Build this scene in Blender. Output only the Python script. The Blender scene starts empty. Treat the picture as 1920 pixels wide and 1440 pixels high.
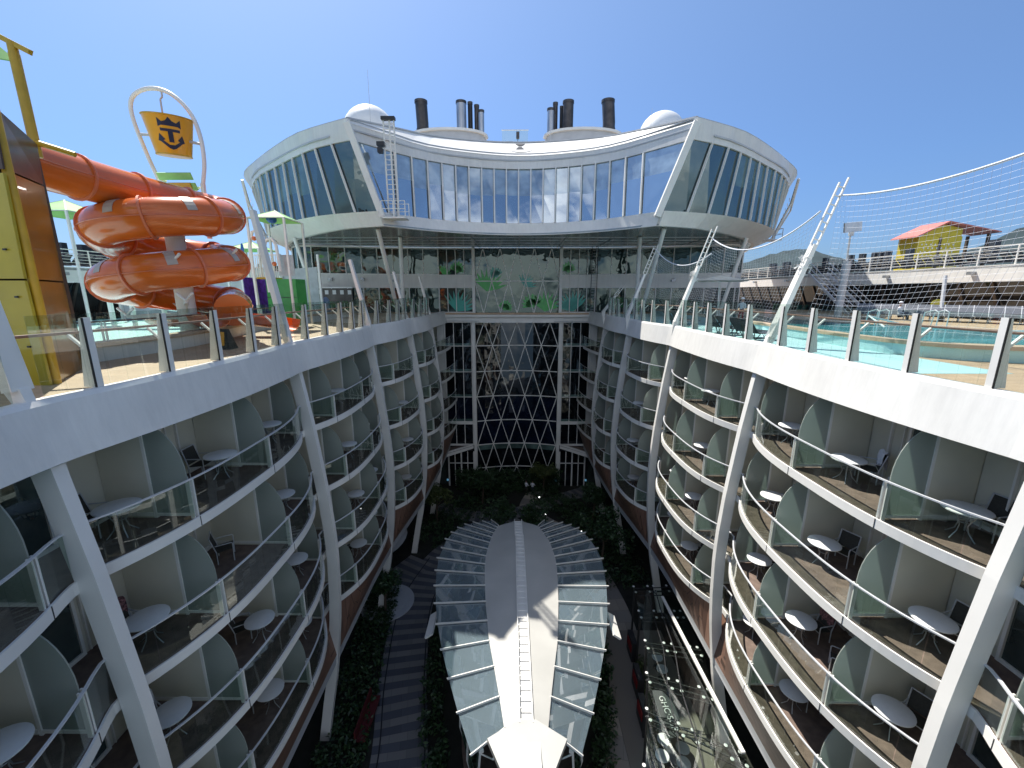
import bpy, bmesh, math, random
from mathutils import Vector, Matrix
random.seed(7)
S = bpy.context.scene
C = S.collection
PI = math.pi

# ------------------------------------------------------------------ materials
def new_mat(name):
    m = bpy.data.materials.new(name); m.use_nodes = True
    nt = m.node_tree; nt.nodes.clear()
    out = nt.nodes.new('ShaderNodeOutputMaterial')
    return m, nt, out

def pmat(name, col, rough=.5, metal=0., var=.12, scale=3., bump=0., spec=.5, coat=0., detail=6., stretch=None):
    m, nt, out = new_mat(name)
    b = nt.nodes.new('ShaderNodeBsdfPrincipled')
    tc = nt.nodes.new('ShaderNodeTexCoord'); mp = nt.nodes.new('ShaderNodeMapping')
    if stretch: mp.inputs['Scale'].default_value = stretch
    nz = nt.nodes.new('ShaderNodeTexNoise'); nz.inputs['Scale'].default_value = scale; nz.inputs['Detail'].default_value = detail
    nt.links.new(tc.outputs['Object'], mp.inputs[0]); nt.links.new(mp.outputs[0], nz.inputs['Vector'])
    rp = nt.nodes.new('ShaderNodeValToRGB')
    rp.color_ramp.elements[0].position = .3; rp.color_ramp.elements[1].position = .72
    lo = [max(0, c*(1-var)) for c in col]; hi = [min(1, c*(1+var*.6)) for c in col]
    rp.color_ramp.elements[0].color = (*lo, 1); rp.color_ramp.elements[1].color = (*hi, 1)
    nt.links.new(nz.outputs['Fac'], rp.inputs[0]); nt.links.new(rp.outputs[0], b.inputs['Base Color'])
    b.inputs['Roughness'].default_value = rough; b.inputs['Metallic'].default_value = metal
    b.inputs['Specular IOR Level'].default_value = spec; b.inputs['Coat Weight'].default_value = coat
    if bump:
        bp = nt.nodes.new('ShaderNodeBump'); bp.inputs['Strength'].default_value = bump; bp.inputs['Distance'].default_value = .02
        n2 = nt.nodes.new('ShaderNodeTexNoise'); n2.inputs['Scale'].default_value = scale*6
        nt.links.new(mp.outputs[0], n2.inputs['Vector'])
        nt.links.new(n2.outputs['Fac'], bp.inputs['Height']); nt.links.new(bp.outputs[0], b.inputs['Normal'])
    nt.links.new(b.outputs[0], out.inputs[0])
    return m

def facing_fresnel(nt, base):
    f = nt.nodes.new('ShaderNodeLayerWeight'); f.inputs[0].default_value = .5
    p = nt.nodes.new('ShaderNodeMath'); p.operation = 'POWER'; p.inputs[1].default_value = 5
    a = nt.nodes.new('ShaderNodeMapRange'); a.inputs[3].default_value = base; a.inputs[4].default_value = 1
    nt.links.new(f.outputs['Facing'], p.inputs[0]); nt.links.new(p.outputs[0], a.inputs[0])
    return f, a

def glassmat(name, tint=(.86, .91, .88), gl=1.0, ior=1.5, base=.02):
    """thin clear sheet: transmission without refraction plus a fresnel reflection"""
    m, nt, out = new_mat(name)
    t = nt.nodes.new('ShaderNodeBsdfTransparent'); t.inputs[0].default_value = (*tint, 1)
    g = nt.nodes.new('ShaderNodeBsdfGlossy'); g.inputs['Color'].default_value = (gl, gl, gl, 1); g.inputs['Roughness'].default_value = .01
    f, a = facing_fresnel(nt, base+.04)
    mx = nt.nodes.new('ShaderNodeMixShader')
    nt.links.new(a.outputs[0], mx.inputs[0])
    nt.links.new(t.outputs[0], mx.inputs[1]); nt.links.new(g.outputs[0], mx.inputs[2]); nt.links.new(mx.outputs[0], out.inputs[0])
    return m

def panemat(name, col, refl=.35, tint=(.8, .9, .95), rough=.01, wob=.0, stripe=False):
    """window glass over a dark or curtained room"""
    m, nt, out = new_mat(name)
    d = nt.nodes.new('ShaderNodeBsdfDiffuse')
    tc = nt.nodes.new('ShaderNodeTexCoord')
    nz = nt.nodes.new('ShaderNodeTexNoise'); nz.inputs['Scale'].default_value = .8; nz.inputs['Detail'].default_value = 5
    nt.links.new(tc.outputs['Object'], nz.inputs['Vector'])
    rp = nt.nodes.new('ShaderNodeValToRGB'); rp.color_ramp.elements[0].position = .35; rp.color_ramp.elements[1].position = .7
    rp.color_ramp.elements[0].color = (*[c*.55 for c in col], 1); rp.color_ramp.elements[1].color = (*[min(1, c*1.35) for c in col], 1)
    nt.links.new(nz.outputs['Fac'], rp.inputs[0]); nt.links.new(rp.outputs[0], d.inputs[0])
    g = nt.nodes.new('ShaderNodeBsdfGlossy'); g.inputs['Color'].default_value = (*tint, 1); g.inputs['Roughness'].default_value = rough
    if wob:
        n2 = nt.nodes.new('ShaderNodeTexNoise'); n2.inputs['Scale'].default_value = .55; n2.inputs['Detail'].default_value = 1.5
        nt.links.new(tc.outputs['Object'], n2.inputs['Vector'])
        bp = nt.nodes.new('ShaderNodeBump'); bp.inputs['Strength'].default_value = wob; bp.inputs['Distance'].default_value = .12
        nt.links.new(n2.outputs['Fac'], bp.inputs['Height']); nt.links.new(bp.outputs[0], g.inputs['Normal'])
    f, a = facing_fresnel(nt, refl+.04)
    mx = nt.nodes.new('ShaderNodeMixShader')
    nt.links.new(a.outputs[0], mx.inputs[0])
    nt.links.new(d.outputs[0], mx.inputs[1]); nt.links.new(g.outputs[0], mx.inputs[2]); nt.links.new(mx.outputs[0], out.inputs[0])
    return m

def plankmat(name, c1, c2, axis='Y', w=.14, rough=.6, gap=.35):
    """boards running along one axis, each with its own shade"""
    m, nt, out = new_mat(name)
    b = nt.nodes.new('ShaderNodeBsdfPrincipled'); b.inputs['Roughness'].default_value = rough
    tc = nt.nodes.new('ShaderNodeTexCoord'); mp = nt.nodes.new('ShaderNodeMapping')
    if axis == 'Y': mp.inputs['Rotation'].default_value = (0, 0, PI/2)
    if axis == 'Z': mp.inputs['Rotation'].default_value = (0, PI/2, PI/2)
    br = nt.nodes.new('ShaderNodeTexBrick'); br.inputs['Scale'].default_value = 1
    br.inputs['Brick Width'].default_value = 2.4; br.inputs['Row Height'].default_value = w; br.inputs['Mortar Size'].default_value = .006
    br.inputs['Color1'].default_value = (*c1, 1); br.inputs['Color2'].default_value = (*c2, 1)
    br.inputs['Mortar'].default_value = (*[c*gap for c in c1], 1)
    nt.links.new(tc.outputs['Object'], mp.inputs[0]); nt.links.new(mp.outputs[0], br.inputs['Vector'])
    nz = nt.nodes.new('ShaderNodeTexNoise'); nz.inputs['Scale'].default_value = 1.3; nz.inputs['Detail'].default_value = 6
    nt.links.new(tc.outputs['Object'], nz.inputs['Vector'])
    mr = nt.nodes.new('ShaderNodeMapRange'); mr.inputs[3].default_value = .72; mr.inputs[4].default_value = 1.2
    nt.links.new(nz.outputs['Fac'], mr.inputs[0])
    mx = nt.nodes.new('ShaderNodeMix'); mx.data_type = 'RGBA'; mx.blend_type = 'MULTIPLY'; mx.inputs[0].default_value = 1
    nt.links.new(br.outputs['Color'], mx.inputs[6]); nt.links.new(mr.outputs[0], mx.inputs[7])
    nt.links.new(mx.outputs[2], b.inputs['Base Color']); nt.links.new(b.outputs[0], out.inputs[0])
    return m

def leafmat(name, c1, c2):
    m, nt, out = new_mat(name)
    b = nt.nodes.new('ShaderNodeBsdfPrincipled'); b.inputs['Roughness'].default_value = .55
    g = nt.nodes.new('ShaderNodeNewGeometry')
    rp = nt.nodes.new('ShaderNodeValToRGB'); rp.color_ramp.elements[0].color = (*c1, 1); rp.color_ramp.elements[1].color = (*c2, 1)
    nt.links.new(g.outputs['Random Per Island'], rp.inputs[0]); nt.links.new(rp.outputs[0], b.inputs['Base Color'])
    nt.links.new(b.outputs[0], out.inputs[0]); return m

M = {}
M['white'] = pmat('white_paint', (.80, .78, .725), .38, var=.07, scale=.9, bump=.03)
def streak(m, amt=.8):
    """rain streaks and grime in the paint"""
    nt = m.node_tree
    b = next(n for n in nt.nodes if n.type == 'BSDF_PRINCIPLED'); lk = b.inputs['Base Color'].links[0]; src = lk.from_socket
    tc = next(n for n in nt.nodes if n.type == 'TEX_COORD')
    mp = nt.nodes.new('ShaderNodeMapping'); mp.inputs['Scale'].default_value = (3.2, 3.2, .16)
    nz = nt.nodes.new('ShaderNodeTexNoise'); nz.inputs['Scale'].default_value = 1.6; nz.inputs['Detail'].default_value = 8; nz.inputs['Roughness'].default_value = .7
    nt.links.new(tc.outputs['Object'], mp.inputs[0]); nt.links.new(mp.outputs[0], nz.inputs['Vector'])
    mr = nt.nodes.new('ShaderNodeMapRange'); mr.inputs[1].default_value = .35; mr.inputs[2].default_value = .6; mr.inputs[3].default_value = amt; mr.inputs[4].default_value = 1
    nt.links.new(nz.outputs['Fac'], mr.inputs[0])
    mx = nt.nodes.new('ShaderNodeMix'); mx.data_type = 'RGBA'; mx.blend_type = 'MULTIPLY'; mx.inputs[0].default_value = 1
    nt.links.new(src, mx.inputs[6]); nt.links.new(mr.outputs[0], mx.inputs[7]); nt.links.new(mx.outputs[2], b.inputs['Base Color'])
M['spinepaint'] = pmat('off_white_roof', (.43, .42, .385), .5, var=.10, scale=.6, bump=.05)
M['greytextile'] = pmat('grey_textile', (.13, .14, .16), .7, var=.2, scale=8)
M['ribpaint'] = pmat('rib_paint', (.78, .76, .71), .4, var=.06, scale=.8, bump=.05)
M['hull'] = pmat('hull_paint', (.77, .75, .70), .42, var=.07, scale=.7, bump=.05); streak(M['hull'], .92)
M['cream'] = pmat('cream_panel', (.66, .63, .51), .5, var=.06, scale=.8)
M['carpet'] = pmat('balcony_floor', (.17, .12, .095), .85, var=.3, scale=4, bump=.3)
M['grey'] = pmat('grey_metal', (.42, .43, .44), .35, .6, var=.15)
M['greypaint'] = pmat('grey_paint', (.5, .51, .52), .5, var=.1, scale=1.)
M['dark'] = pmat('dark_metal', (.03, .03, .032), .45, .2, var=.2)
M['mesh'] = pmat('dark_textile', (.045, .042, .035), .8, var=.25, scale=20)
M['navy_textile'] = pmat('navy_textile', (.03, .04, .055), .8, var=.25, scale=20)
M['tabletop'] = pmat('table_top', (.72, .72, .70), .4, var=.06, scale=4)
M['rail'] = pmat('rail_metal', (.7, .71, .72), .3, .25, var=.06)
M['wood'] = pmat('brown_handrail', (.20, .10, .065), .4, var=.25, scale=5)
M['rubber'] = pmat('black_rubber', (.012, .012, .012), .6)
M['glass'] = glassmat('rail_glass')
M['deckglass'] = glassmat('deck_glass', (.84, .89, .87), base=.015)
M['frost'] = None
m, nt, out = new_mat('frosted_glass')
d = nt.nodes.new('ShaderNodeBsdfPrincipled'); d.inputs['Base Color'].default_value = (.43, .455, .405, 1); d.inputs['Roughness'].default_value = .18
tl = nt.nodes.new('ShaderNodeBsdfTranslucent'); tl.inputs[0].default_value = (.4, .5, .47, 1)
tp = nt.nodes.new('ShaderNodeBsdfTransparent'); tp.inputs[0].default_value = (.75, .85, .8, 1)
a1 = nt.nodes.new('ShaderNodeMixShader'); a1.inputs[0].default_value = .3
a2 = nt.nodes.new('ShaderNodeMixShader'); a2.inputs[0].default_value = .2
nt.links.new(d.outputs[0], a1.inputs[1]); nt.links.new(tl.outputs[0], a1.inputs[2])
nt.links.new(a1.outputs[0], a2.inputs[1]); nt.links.new(tp.outputs[0], a2.inputs[2]); nt.links.new(a2.outputs[0], out.inputs[0])
M['frost'] = m
M['door'] = panemat('cabin_door_glass', (.05, .065, .06), .08)
M['pane'] = panemat('tower_pane', (.02, .03, .03), .16, (.7, .85, .85), wob=.25)
M['blind'] = panemat('tower_blind', (.085, .13, .12), .10, (.75, .9, .9))
M['skypane'] = panemat('front_pane', (.06, .11, .16), .62, (.9, .97, 1), wob=.04)
M['skyblind'] = panemat('front_blind', (.36, .44, .46), .36, (.8, .9, 1))
M['atrium'] = panemat('atrium_glass', (.004, .006, .009), .03, (.8, .85, .9), wob=.35)
M['atriumnavy'] = panemat('atrium_glass_navy', (.005, .009, .024), .05, (.8, .85, .9), wob=.3)
M['terracepane'] = panemat('terrace_pane', (.02, .024, .028), .03, (.6, .65, .7))
M['upper'] = panemat('upper_glass', (.022, .038, .035), .07, (.55, .68, .64), wob=.45)
M['greenband'] = panemat('green_spandrel', (.10, .16, .145), .1)
M['soffit'] = pmat('soffit_panel', (.30, .33, .33), .22, .35, var=.1, scale=.6)
M['teak'] = plankmat('tan_decking', (.60, .42, .27), (.52, .36, .23), 'X', .1)
M['tan'] = pmat('tan_stone', (.50, .37, .25), .7, var=.12, scale=3, bump=.2)
M['aqua'] = pmat('aqua_deck', (.46, .70, .70), .55, var=.08, scale=1.5, bump=.1)
M['water'] = pmat('pool_water', (.06, .36, .40), .06, var=.25, scale=1.2, bump=.25)
M['orange'] = pmat('orange_fibreglass', (.62, .135, .02), .22, var=.10, scale=1., coat=.25, spec=.5)
M['orangerib'] = pmat('orange_flange', (.62, .17, .08), .4, var=.08)
M['patch'] = pmat('grey_patch', (.42, .36, .30), .4)
M['yellow'] = pmat('yellow_bucket', (.75, .36, .012), .3, var=.06, coat=.3)
M['navy'] = pmat('navy_emblem', (.012, .018, .05), .4)
M['olive'] = pmat('yellow_panel', (.42, .33, .018), .32, var=.14, scale=1.2, coat=.3, bump=.05)
M['ochre'] = pmat('ochre_panel', (.30, .145, .012), .3, var=.22, scale=.8, coat=.4)
M['pipe'] = pmat('yellow_pipe', (.55, .34, .02), .4, var=.15)
M['brownglass'] = pmat('smoked_panel', (.085, .05, .032), .3, var=.5, scale=1.6)
M['green'] = pmat('green_panel', (.04, .30, .06), .35, var=.12, coat=.2)
M['canvas'] = pmat('green_canvas', (.30, .62, .20), .7, var=.2, scale=1.2)
M['creamcanvas'] = pmat('cream_canvas', (.75, .68, .52), .8, var=.1)
M['benchred'] = pmat('bench_red', (.09, .008, .008), .7)
M['red'] = pmat('red_cloth', (.30, .015, .015), .8, var=.2)
M['whitecloth'] = pmat('white_cloth', (.72, .73, .76), .85, var=.1, scale=8, bump=.3)
M['bluecloth'] = pmat('blue_cloth', (.16, .22, .34), .85, var=.2, scale=8, bump=.3)
M['floral'] = pmat('patterned_cloth', (.30, .14, .14), .85, var=.95, scale=22, bump=.3)
M['skin'] = pmat('skin', (.30, .17, .11), .6, var=.08)
M['hair'] = pmat('dark_hair', (.02, .015, .01), .6)
M['hutwall'] = pmat('yellow_wood', (.55, .44, .03), .6, var=.15)
M['hutroof'] = pmat('red_roof', (.55, .17, .14), .6, var=.15)
M['woodclad'] = plankmat('wood_cladding', (.23, .13, .09), (.19, .105, .07), 'Y', .16, .5)
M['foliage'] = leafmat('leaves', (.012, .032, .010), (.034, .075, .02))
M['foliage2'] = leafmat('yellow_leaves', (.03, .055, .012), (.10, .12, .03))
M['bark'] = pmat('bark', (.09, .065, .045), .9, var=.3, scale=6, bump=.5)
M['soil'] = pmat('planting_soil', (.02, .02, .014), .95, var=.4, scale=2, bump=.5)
M['stack'] = pmat('exhaust_steel', (.50, .52, .54), .30, .8, var=.35, scale=.8, stretch=(1, 1, .3))
M['stackdark'] = pmat('exhaust_dark', (.10, .09, .085), .4, .6, var=.4, scale=1.2)
M['dome'] = pmat('radome', (.80, .80, .78), .45, var=.03)
M['leafg'] = pmat('leaf_graphic_green', (.06, .46, .09), .3, var=.2)
M['leaft'] = pmat('leaf_graphic_teal', (.05, .40, .32), .3, var=.2)
M['hill'] = pmat('forest_hill', (.045, .07, .075), .95, var=.35, scale=.012, detail=12)
M['sea'] = pmat('sea_water', (.02, .07, .09), .12, var=.2, scale=.05, bump=.4)
M['roofglass'] = glassmat('pavilion_glass', (.34, .46, .50), base=.34)
_nt = M['roofglass'].node_tree; _o = next(n for n in _nt.nodes if n.type == 'OUTPUT_MATERIAL'); _src = _o.inputs[0].links[0].from_socket
_d = _nt.nodes.new('ShaderNodeBsdfDiffuse'); _d.inputs[0].default_value = (.42, .54, .60, 1); _n = _nt.nodes.new('ShaderNodeTexNoise'); _n.inputs['Scale'].default_value = 30; _n.inputs['Detail'].default_value = 8
_r = _nt.nodes.new('ShaderNodeMapRange'); _r.inputs[1].default_value = .3; _r.inputs[2].default_value = .7; _r.inputs[3].default_value = .17; _r.inputs[4].default_value = .27
_tc = _nt.nodes.new('ShaderNodeTexCoord'); _nt.links.new(_tc.outputs['Object'], _n.inputs['Vector'])
_m = _nt.nodes.new('ShaderNodeMixShader'); _nt.links.new(_n.outputs['Fac'], _r.inputs[0]); _nt.links.new(_r.outputs[0], _m.inputs[0]); _nt.links.new(_src, _m.inputs[1]); _nt.links.new(_d.outputs[0], _m.inputs[2]); _nt.links.new(_m.outputs[0], _o.inputs[0])
M['wallglass'] = glassmat('pavilion_wall_glass', (.55, .68, .68), base=.12)
M['awning'] = pmat('black_awning', (.02, .023, .026), .6)
M['purple'] = pmat('purple_panel', (.10, .03, .30), .4, var=.6, scale=5)
M['bluep'] = pmat('blue_plastic', (.02, .11, .40), .3)
M['yellowp'] = pmat('yellow_disc', (.45, .48, .06), .4)
M['meshp'] = pmat('grey_screen', (.46, .49, .50), .5, var=.2, scale=2)
M['tealslide'] = pmat('aqua_slide', (.25, .52, .52), .25, var=.2, coat=.4)

def paving(name, c1, c2, per=.85):
    m, nt, out = new_mat(name)
    b = nt.nodes.new('ShaderNodeBsdfPrincipled'); b.inputs['Roughness'].default_value = .6
    uv = nt.nodes.new('ShaderNodeUVMap'); uv.uv_map = 'UVMap'
    br = nt.nodes.new('ShaderNodeTexBrick'); br.inputs['Scale'].default_value = 1; br.offset = .37
    br.inputs['Brick Width'].default_value = .9; br.inputs['Row Height'].default_value = per/2; br.inputs['Mortar Size'].default_value = .008
    br.inputs['Color1'].default_value = (1, 1, 1, 1); br.inputs['Color2'].default_value = (.72, .72, .74, 1); br.inputs['Mortar'].default_value = (.5, .5, .5, 1)
    nt.links.new(uv.outputs[0], br.inputs['Vector'])
    sp = nt.nodes.new('ShaderNodeSeparateXYZ'); nt.links.new(uv.outputs[0], sp.inputs[0])
    d = nt.nodes.new('ShaderNodeMath'); d.operation = 'DIVIDE'; d.inputs[1].default_value = per; nt.links.new(sp.outputs[1], d.inputs[0])
    fr = nt.nodes.new('ShaderNodeMath'); fr.operation = 'FRACT'; nt.links.new(d.outputs[0], fr.inputs[0])
    gt = nt.nodes.new('ShaderNodeMath'); gt.operation = 'GREATER_THAN'; gt.inputs[1].default_value = .5; nt.links.new(fr.outputs[0], gt.inputs[0])
    mx = nt.nodes.new('ShaderNodeMix'); mx.data_type = 'RGBA'; mx.inputs[6].default_value = (*c1, 1); mx.inputs[7].default_value = (*c2, 1)
    nt.links.new(gt.outputs[0], mx.inputs[0])
    m2 = nt.nodes.new('ShaderNodeMix'); m2.data_type = 'RGBA'; m2.blend_type = 'MULTIPLY'; m2.inputs[0].default_value = 1
    nt.links.new(mx.outputs[2], m2.inputs[6]); nt.links.new(br.outputs['Color'], m2.inputs[7])
    nt.links.new(m2.outputs[2], b.inputs['Base Color']); nt.links.new(b.outputs[0], out.inputs[0]); return m
M['path'] = paving('striped_paving', (.22, .21, .195), (.10, .105, .12))
M['pathr'] = paving('warm_paving', (.42, .36, .29), (.30, .27, .235), 2.2)

# ------------------------------------------------------------------ mesh builder
class MB:
    def __init__(s): s.v = []; s.f = []; s.uv = None
    def add(s, vs, fs):
        n = len(s.v); s.v += [tuple(v) for v in vs]; s.f += [tuple(i+n for i in f) for f in fs]; return s
    def box(s, c, sz, rz=0, rx=0, ry=0):
        R = Matrix.Rotation(rz, 3, 'Z') @ Matrix.Rotation(ry, 3, 'Y') @ Matrix.Rotation(rx, 3, 'X')
        vs = [Vector(c) + R @ Vector((sx*sz[0]/2, sy*sz[1]/2, sz_*sz[2]/2)) for sz_ in (-1, 1) for sy in (-1, 1) for sx in (-1, 1)]
        return s.add(vs, [(0, 2, 3, 1), (4, 5, 7, 6), (0, 1, 5, 4), (2, 6, 7, 3), (0, 4, 6, 2), (1, 3, 7, 5)])
    def hexa(s, a, b):
        """two quads (4 points each) joined into a solid"""
        return s.add(list(a)+list(b), [(3, 2, 1, 0), (4, 5, 6, 7), (0, 1, 5, 4), (1, 2, 6, 5), (2, 3, 7, 6), (3, 0, 4, 7)])
    def beam(s, p, q, w, h=None, up=(0, 0, 1), w2=None, h2=None):
        p = Vector(p); q = Vector(q); h = h or w; w2 = w2 or w; h2 = h2 or h
        d = (q-p).normalized(); u = Vector(up)
        if abs(d.dot(u)) > .98: u = Vector((0, 1, 0))
        x = d.cross(u).normalized(); y = x.cross(d).normalized()
        qd = lambda o, w, h: [o-x*w/2-y*h/2, o+x*w/2-y*h/2, o+x*w/2+y*h/2, o-x*w/2+y*h/2]
        return s.hexa(qd(p, w, h), qd(q, w2, h2))
    def sweep(s, pts, w, h, up=(0, 0, 1)):
        pts = [Vector(p) for p in pts]; u = Vector(up); rings = []
        for i, p in enumerate(pts):
            d = (pts[min(i+1, len(pts)-1)]-pts[max(i-1, 0)]).normalized()
            x = d.cross(u).normalized(); y = x.cross(d).normalized()
            rings.append([p-x*w/2-y*h/2, p+x*w/2-y*h/2, p+x*w/2+y*h/2, p-x*w/2+y*h/2])
        return s.rings(rings)
    def rings(s, rings, cap=True, closed=False):
        n = len(rings[0]); base = []; fs = []
        for r in rings: base += r
        k = len(rings)
        for i in range(k-1 if not closed else k):
            a = i*n; b = ((i+1) % k)*n
            for j in range(n):
                fs.append((a+j, a+(j+1) % n, b+(j+1) % n, b+j))
        if cap and not closed: fs += [tuple(range(n-1, -1, -1)), tuple((k-1)*n+j for j in range(n))]
        return s.add(base, fs)
    def tube(s, pts, r, n=8, cap=True, closed=False, r2=None):
        pts = [Vector(p) for p in pts]; rings = []; pn = None; k = len(pts)
        for i, p in enumerate(pts):
            if closed: d = (pts[(i+1) % k]-pts[i-1]).normalized()
            else: d = (pts[min(i+1, k-1)]-pts[max(i-1, 0)]).normalized()
            if pn is None:
                a = Vector((0, 0, 1)) if abs(d.z) < .9 else Vector((1, 0, 0))
                pn = d.cross(a).normalized()
            pn = (pn - d*pn.dot(d)).normalized(); b = d.cross(pn)
            rr = r[i] if isinstance(r, (list, tuple)) else (r if r2 is None else r+(r2-r)*i/(k-1))
            rings.append([p+(pn*math.cos(2*PI*j/n)+b*math.sin(2*PI*j/n))*rr for j in range(n)])
        return s.rings(rings, cap, closed)
    def lathe(s, c, prof, n=24, cap=True):
        c = Vector(c)
        return s.rings([[c+Vector((r*math.cos(2*PI*j/n), r*math.sin(2*PI*j/n), z)) for j in range(n)] for r, z in prof], cap)
    def prism(s, poly, off):
        """planar polygon (3D points) pushed along off"""
        n = len(poly); off = Vector(off); a = [Vector(p) for p in poly]; b = [p+off for p in a]
        return s.add(a+b, [tuple(range(n-1, -1, -1)), tuple(range(n, 2*n))]+[(i, (i+1) % n, n+(i+1) % n, n+i) for i in range(n)])
    def slab(s, A, B, z0, z1):
        """strip between plan curves A and B, z0..z1"""
        for i in range(len(A)-1):
            q = [A[i], A[i+1], B[i+1], B[i]]
            s.hexa([(x, y, z0) for x, y in q], [(x, y, z1) for x, y in q])
        return s
    def band(s, A, B, off):
        """ribbon between 3D curves A and B with thickness vector off"""
        o = Vector(off)
        for i in range(len(A)-1):
            q = [Vector(A[i]), Vector(A[i+1]), Vector(B[i+1]), Vector(B[i])]
            s.hexa(q, [p+o for p in q])
        return s
    def blob(s, c, r, n=10):
        c = Vector(c); r = r if isinstance(r, (tuple, list)) else (r, r, r)
        k = max(4, n//2+1)
        return s.rings([[c+Vector((r[0]*math.sin(PI*i/k)*math.cos(2*PI*j/n), r[1]*math.sin(PI*i/k)*math.sin(2*PI*j/n), r[2]*math.cos(PI*i/k))) for j in range(n)] for i in [x if 0 < x < k else (.02 if x == 0 else k-.02) for x in range(k+1)]])
    def build(s, name, mat, parent=None, smooth=False, fix=True):
        me = bpy.data.meshes.new(name); me.from_pydata(s.v, [], s.f)
        if fix:
            bm = bmesh.new(); bm.from_mesh(me); bmesh.ops.recalc_face_normals(bm, faces=bm.faces[:]); bm.to_mesh(me); bm.free()
        if s.uv:
            l = me.uv_layers.new(name='UVMap')
            for lp in me.loops: l.data[lp.index].uv = s.uv[lp.vertex_index]
        me.materials.append(M[mat] if isinstance(mat, str) else mat)
        o = bpy.data.objects.new(name, me); C.objects.link(o)
        if smooth:
            for p in me.polygons: p.use_smooth = True
            try: me.set_sharp_from_angle(angle=math.radians(40))
            except Exception: pass
        if parent: o.parent = parent; o.matrix_parent_inverse = parent.matrix_basis.inverted()
        return o

def tag(o, label=None, cat=None, group=None, kind=None):
    if label: o['label'] = label
    if cat: o['category'] = cat
    if group: o['group'] = group
    if kind: o['kind'] = kind
    return o
def empty(name, loc, label, cat, group=None, rz=0):
    o = bpy.data.objects.new(name, None); C.objects.link(o); o.location = loc; o.rotation_euler = (0, 0, rz); o.empty_display_size = .3
    return tag(o, label, cat, group)
def copy_tree(o, parent=None):
    c = o.copy(); C.objects.link(c)
    if parent: c.parent = parent
    for ch in [x for x in bpy.data.objects if x.parent == o]: copy_tree(ch, c)
    return c
def resample(P, n):
    P = [Vector(p) for p in P]; L = [0]
    for a, b in zip(P, P[1:]): L.append(L[-1]+(b-a).length)
    out = []
    for k in range(n):
        t = L[-1]*k/(n-1); i = 0
        while i < len(L)-2 and L[i+1] < t: i += 1
        f = (t-L[i])/(L[i+1]-L[i]); out.append(P[i].lerp(P[i+1], f))
    return out
def smooth_curve(P, n):
    """Catmull-Rom through the points, then even spacing"""
    P = [Vector(p) for p in P]; Q = [P[0]*2-P[1]]+P+[P[-1]*2-P[-2]]; o = []
    for i in range(1, len(Q)-2):
        for k in range(8):
            t = k/8; a, b, c, d = Q[i-1:i+3]
            o.append(.5*((2*b)+(c-a)*t+(2*a-5*b+4*c-d)*t*t+(3*b-a-3*c+d)*t**3))
    o.append(P[-1]); return resample(o, n)
def interp(T, x):
    if x <= T[0][0]: return T[0][1]
    for (a, b), (c, d) in zip(T, T[1:]):
        if x <= c: return b+(d-b)*(x-a)/(c-a)
    return T[-1][1]

# ------------------------------------------------------------------ the two balcony sides
RIBY = [-2.2, 7.3, 16.6, 25.3, 32., 38.5]
ENDY = 44.6
HT = [(-24, 10.05), (-22.2, 9.8), (-20, 9.4), (-17.8, 8.97), (-15, 8.62), (-13.5, 8.5), (-11.5, 8.42), (-10.3, 8.45), (-8.5, 8.56), (-5.6, 8.86), (-3.15, 9.2)]
OFF = [(22, 0), (25.3, -.15), (32, -1.0), (38.5, -1.35), (45, -1.4)]
xc = lambda y: .55-.3*(y-10)/35
hw = lambda y, z: interp(HT, z)+interp(OFF, y)
FL = [-5.65, -8.55, -11.45, -14.4]
def bay_t(y):
    e = .3
    for a, b in zip(RIBY, RIBY[1:]+[ENDY+8]):
        if y <= b:
            return max(-1, min(1, (2*(y-a-e)/(b-a-2*e))-1))
    return 1
def front(y, z):
    k = max(0, (-5-z)/10)
    return hw(y, z)-.32-.14*k+(.74+.42*k)*abs(bay_t(y))**2.8
def fasc(y): return hw(y, -3.15)-.28*(1-abs(bay_t(y))**2)
def X(s, y, w): return xc(y)+s*w
WALL = 10.95
def wallx(y): return WALL+interp(OFF, y)
def ys(a, b, st=.45):
    n = max(2, int((b-a)/st)+1); return [a+(b-a)*i/(n-1) for i in range(n)]
def seams():
    r = []
    for i, (a, b) in enumerate(zip(RIBY, RIBY[1:])):
        for d in ([2.36, 5.56, 8.7] if b-a > 9 else [1.85, 5.0, 8.2] if b-a > 8 else [1.6, 4.9]):
            r.append((a+d, i))
    return r
SE = seams()

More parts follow.
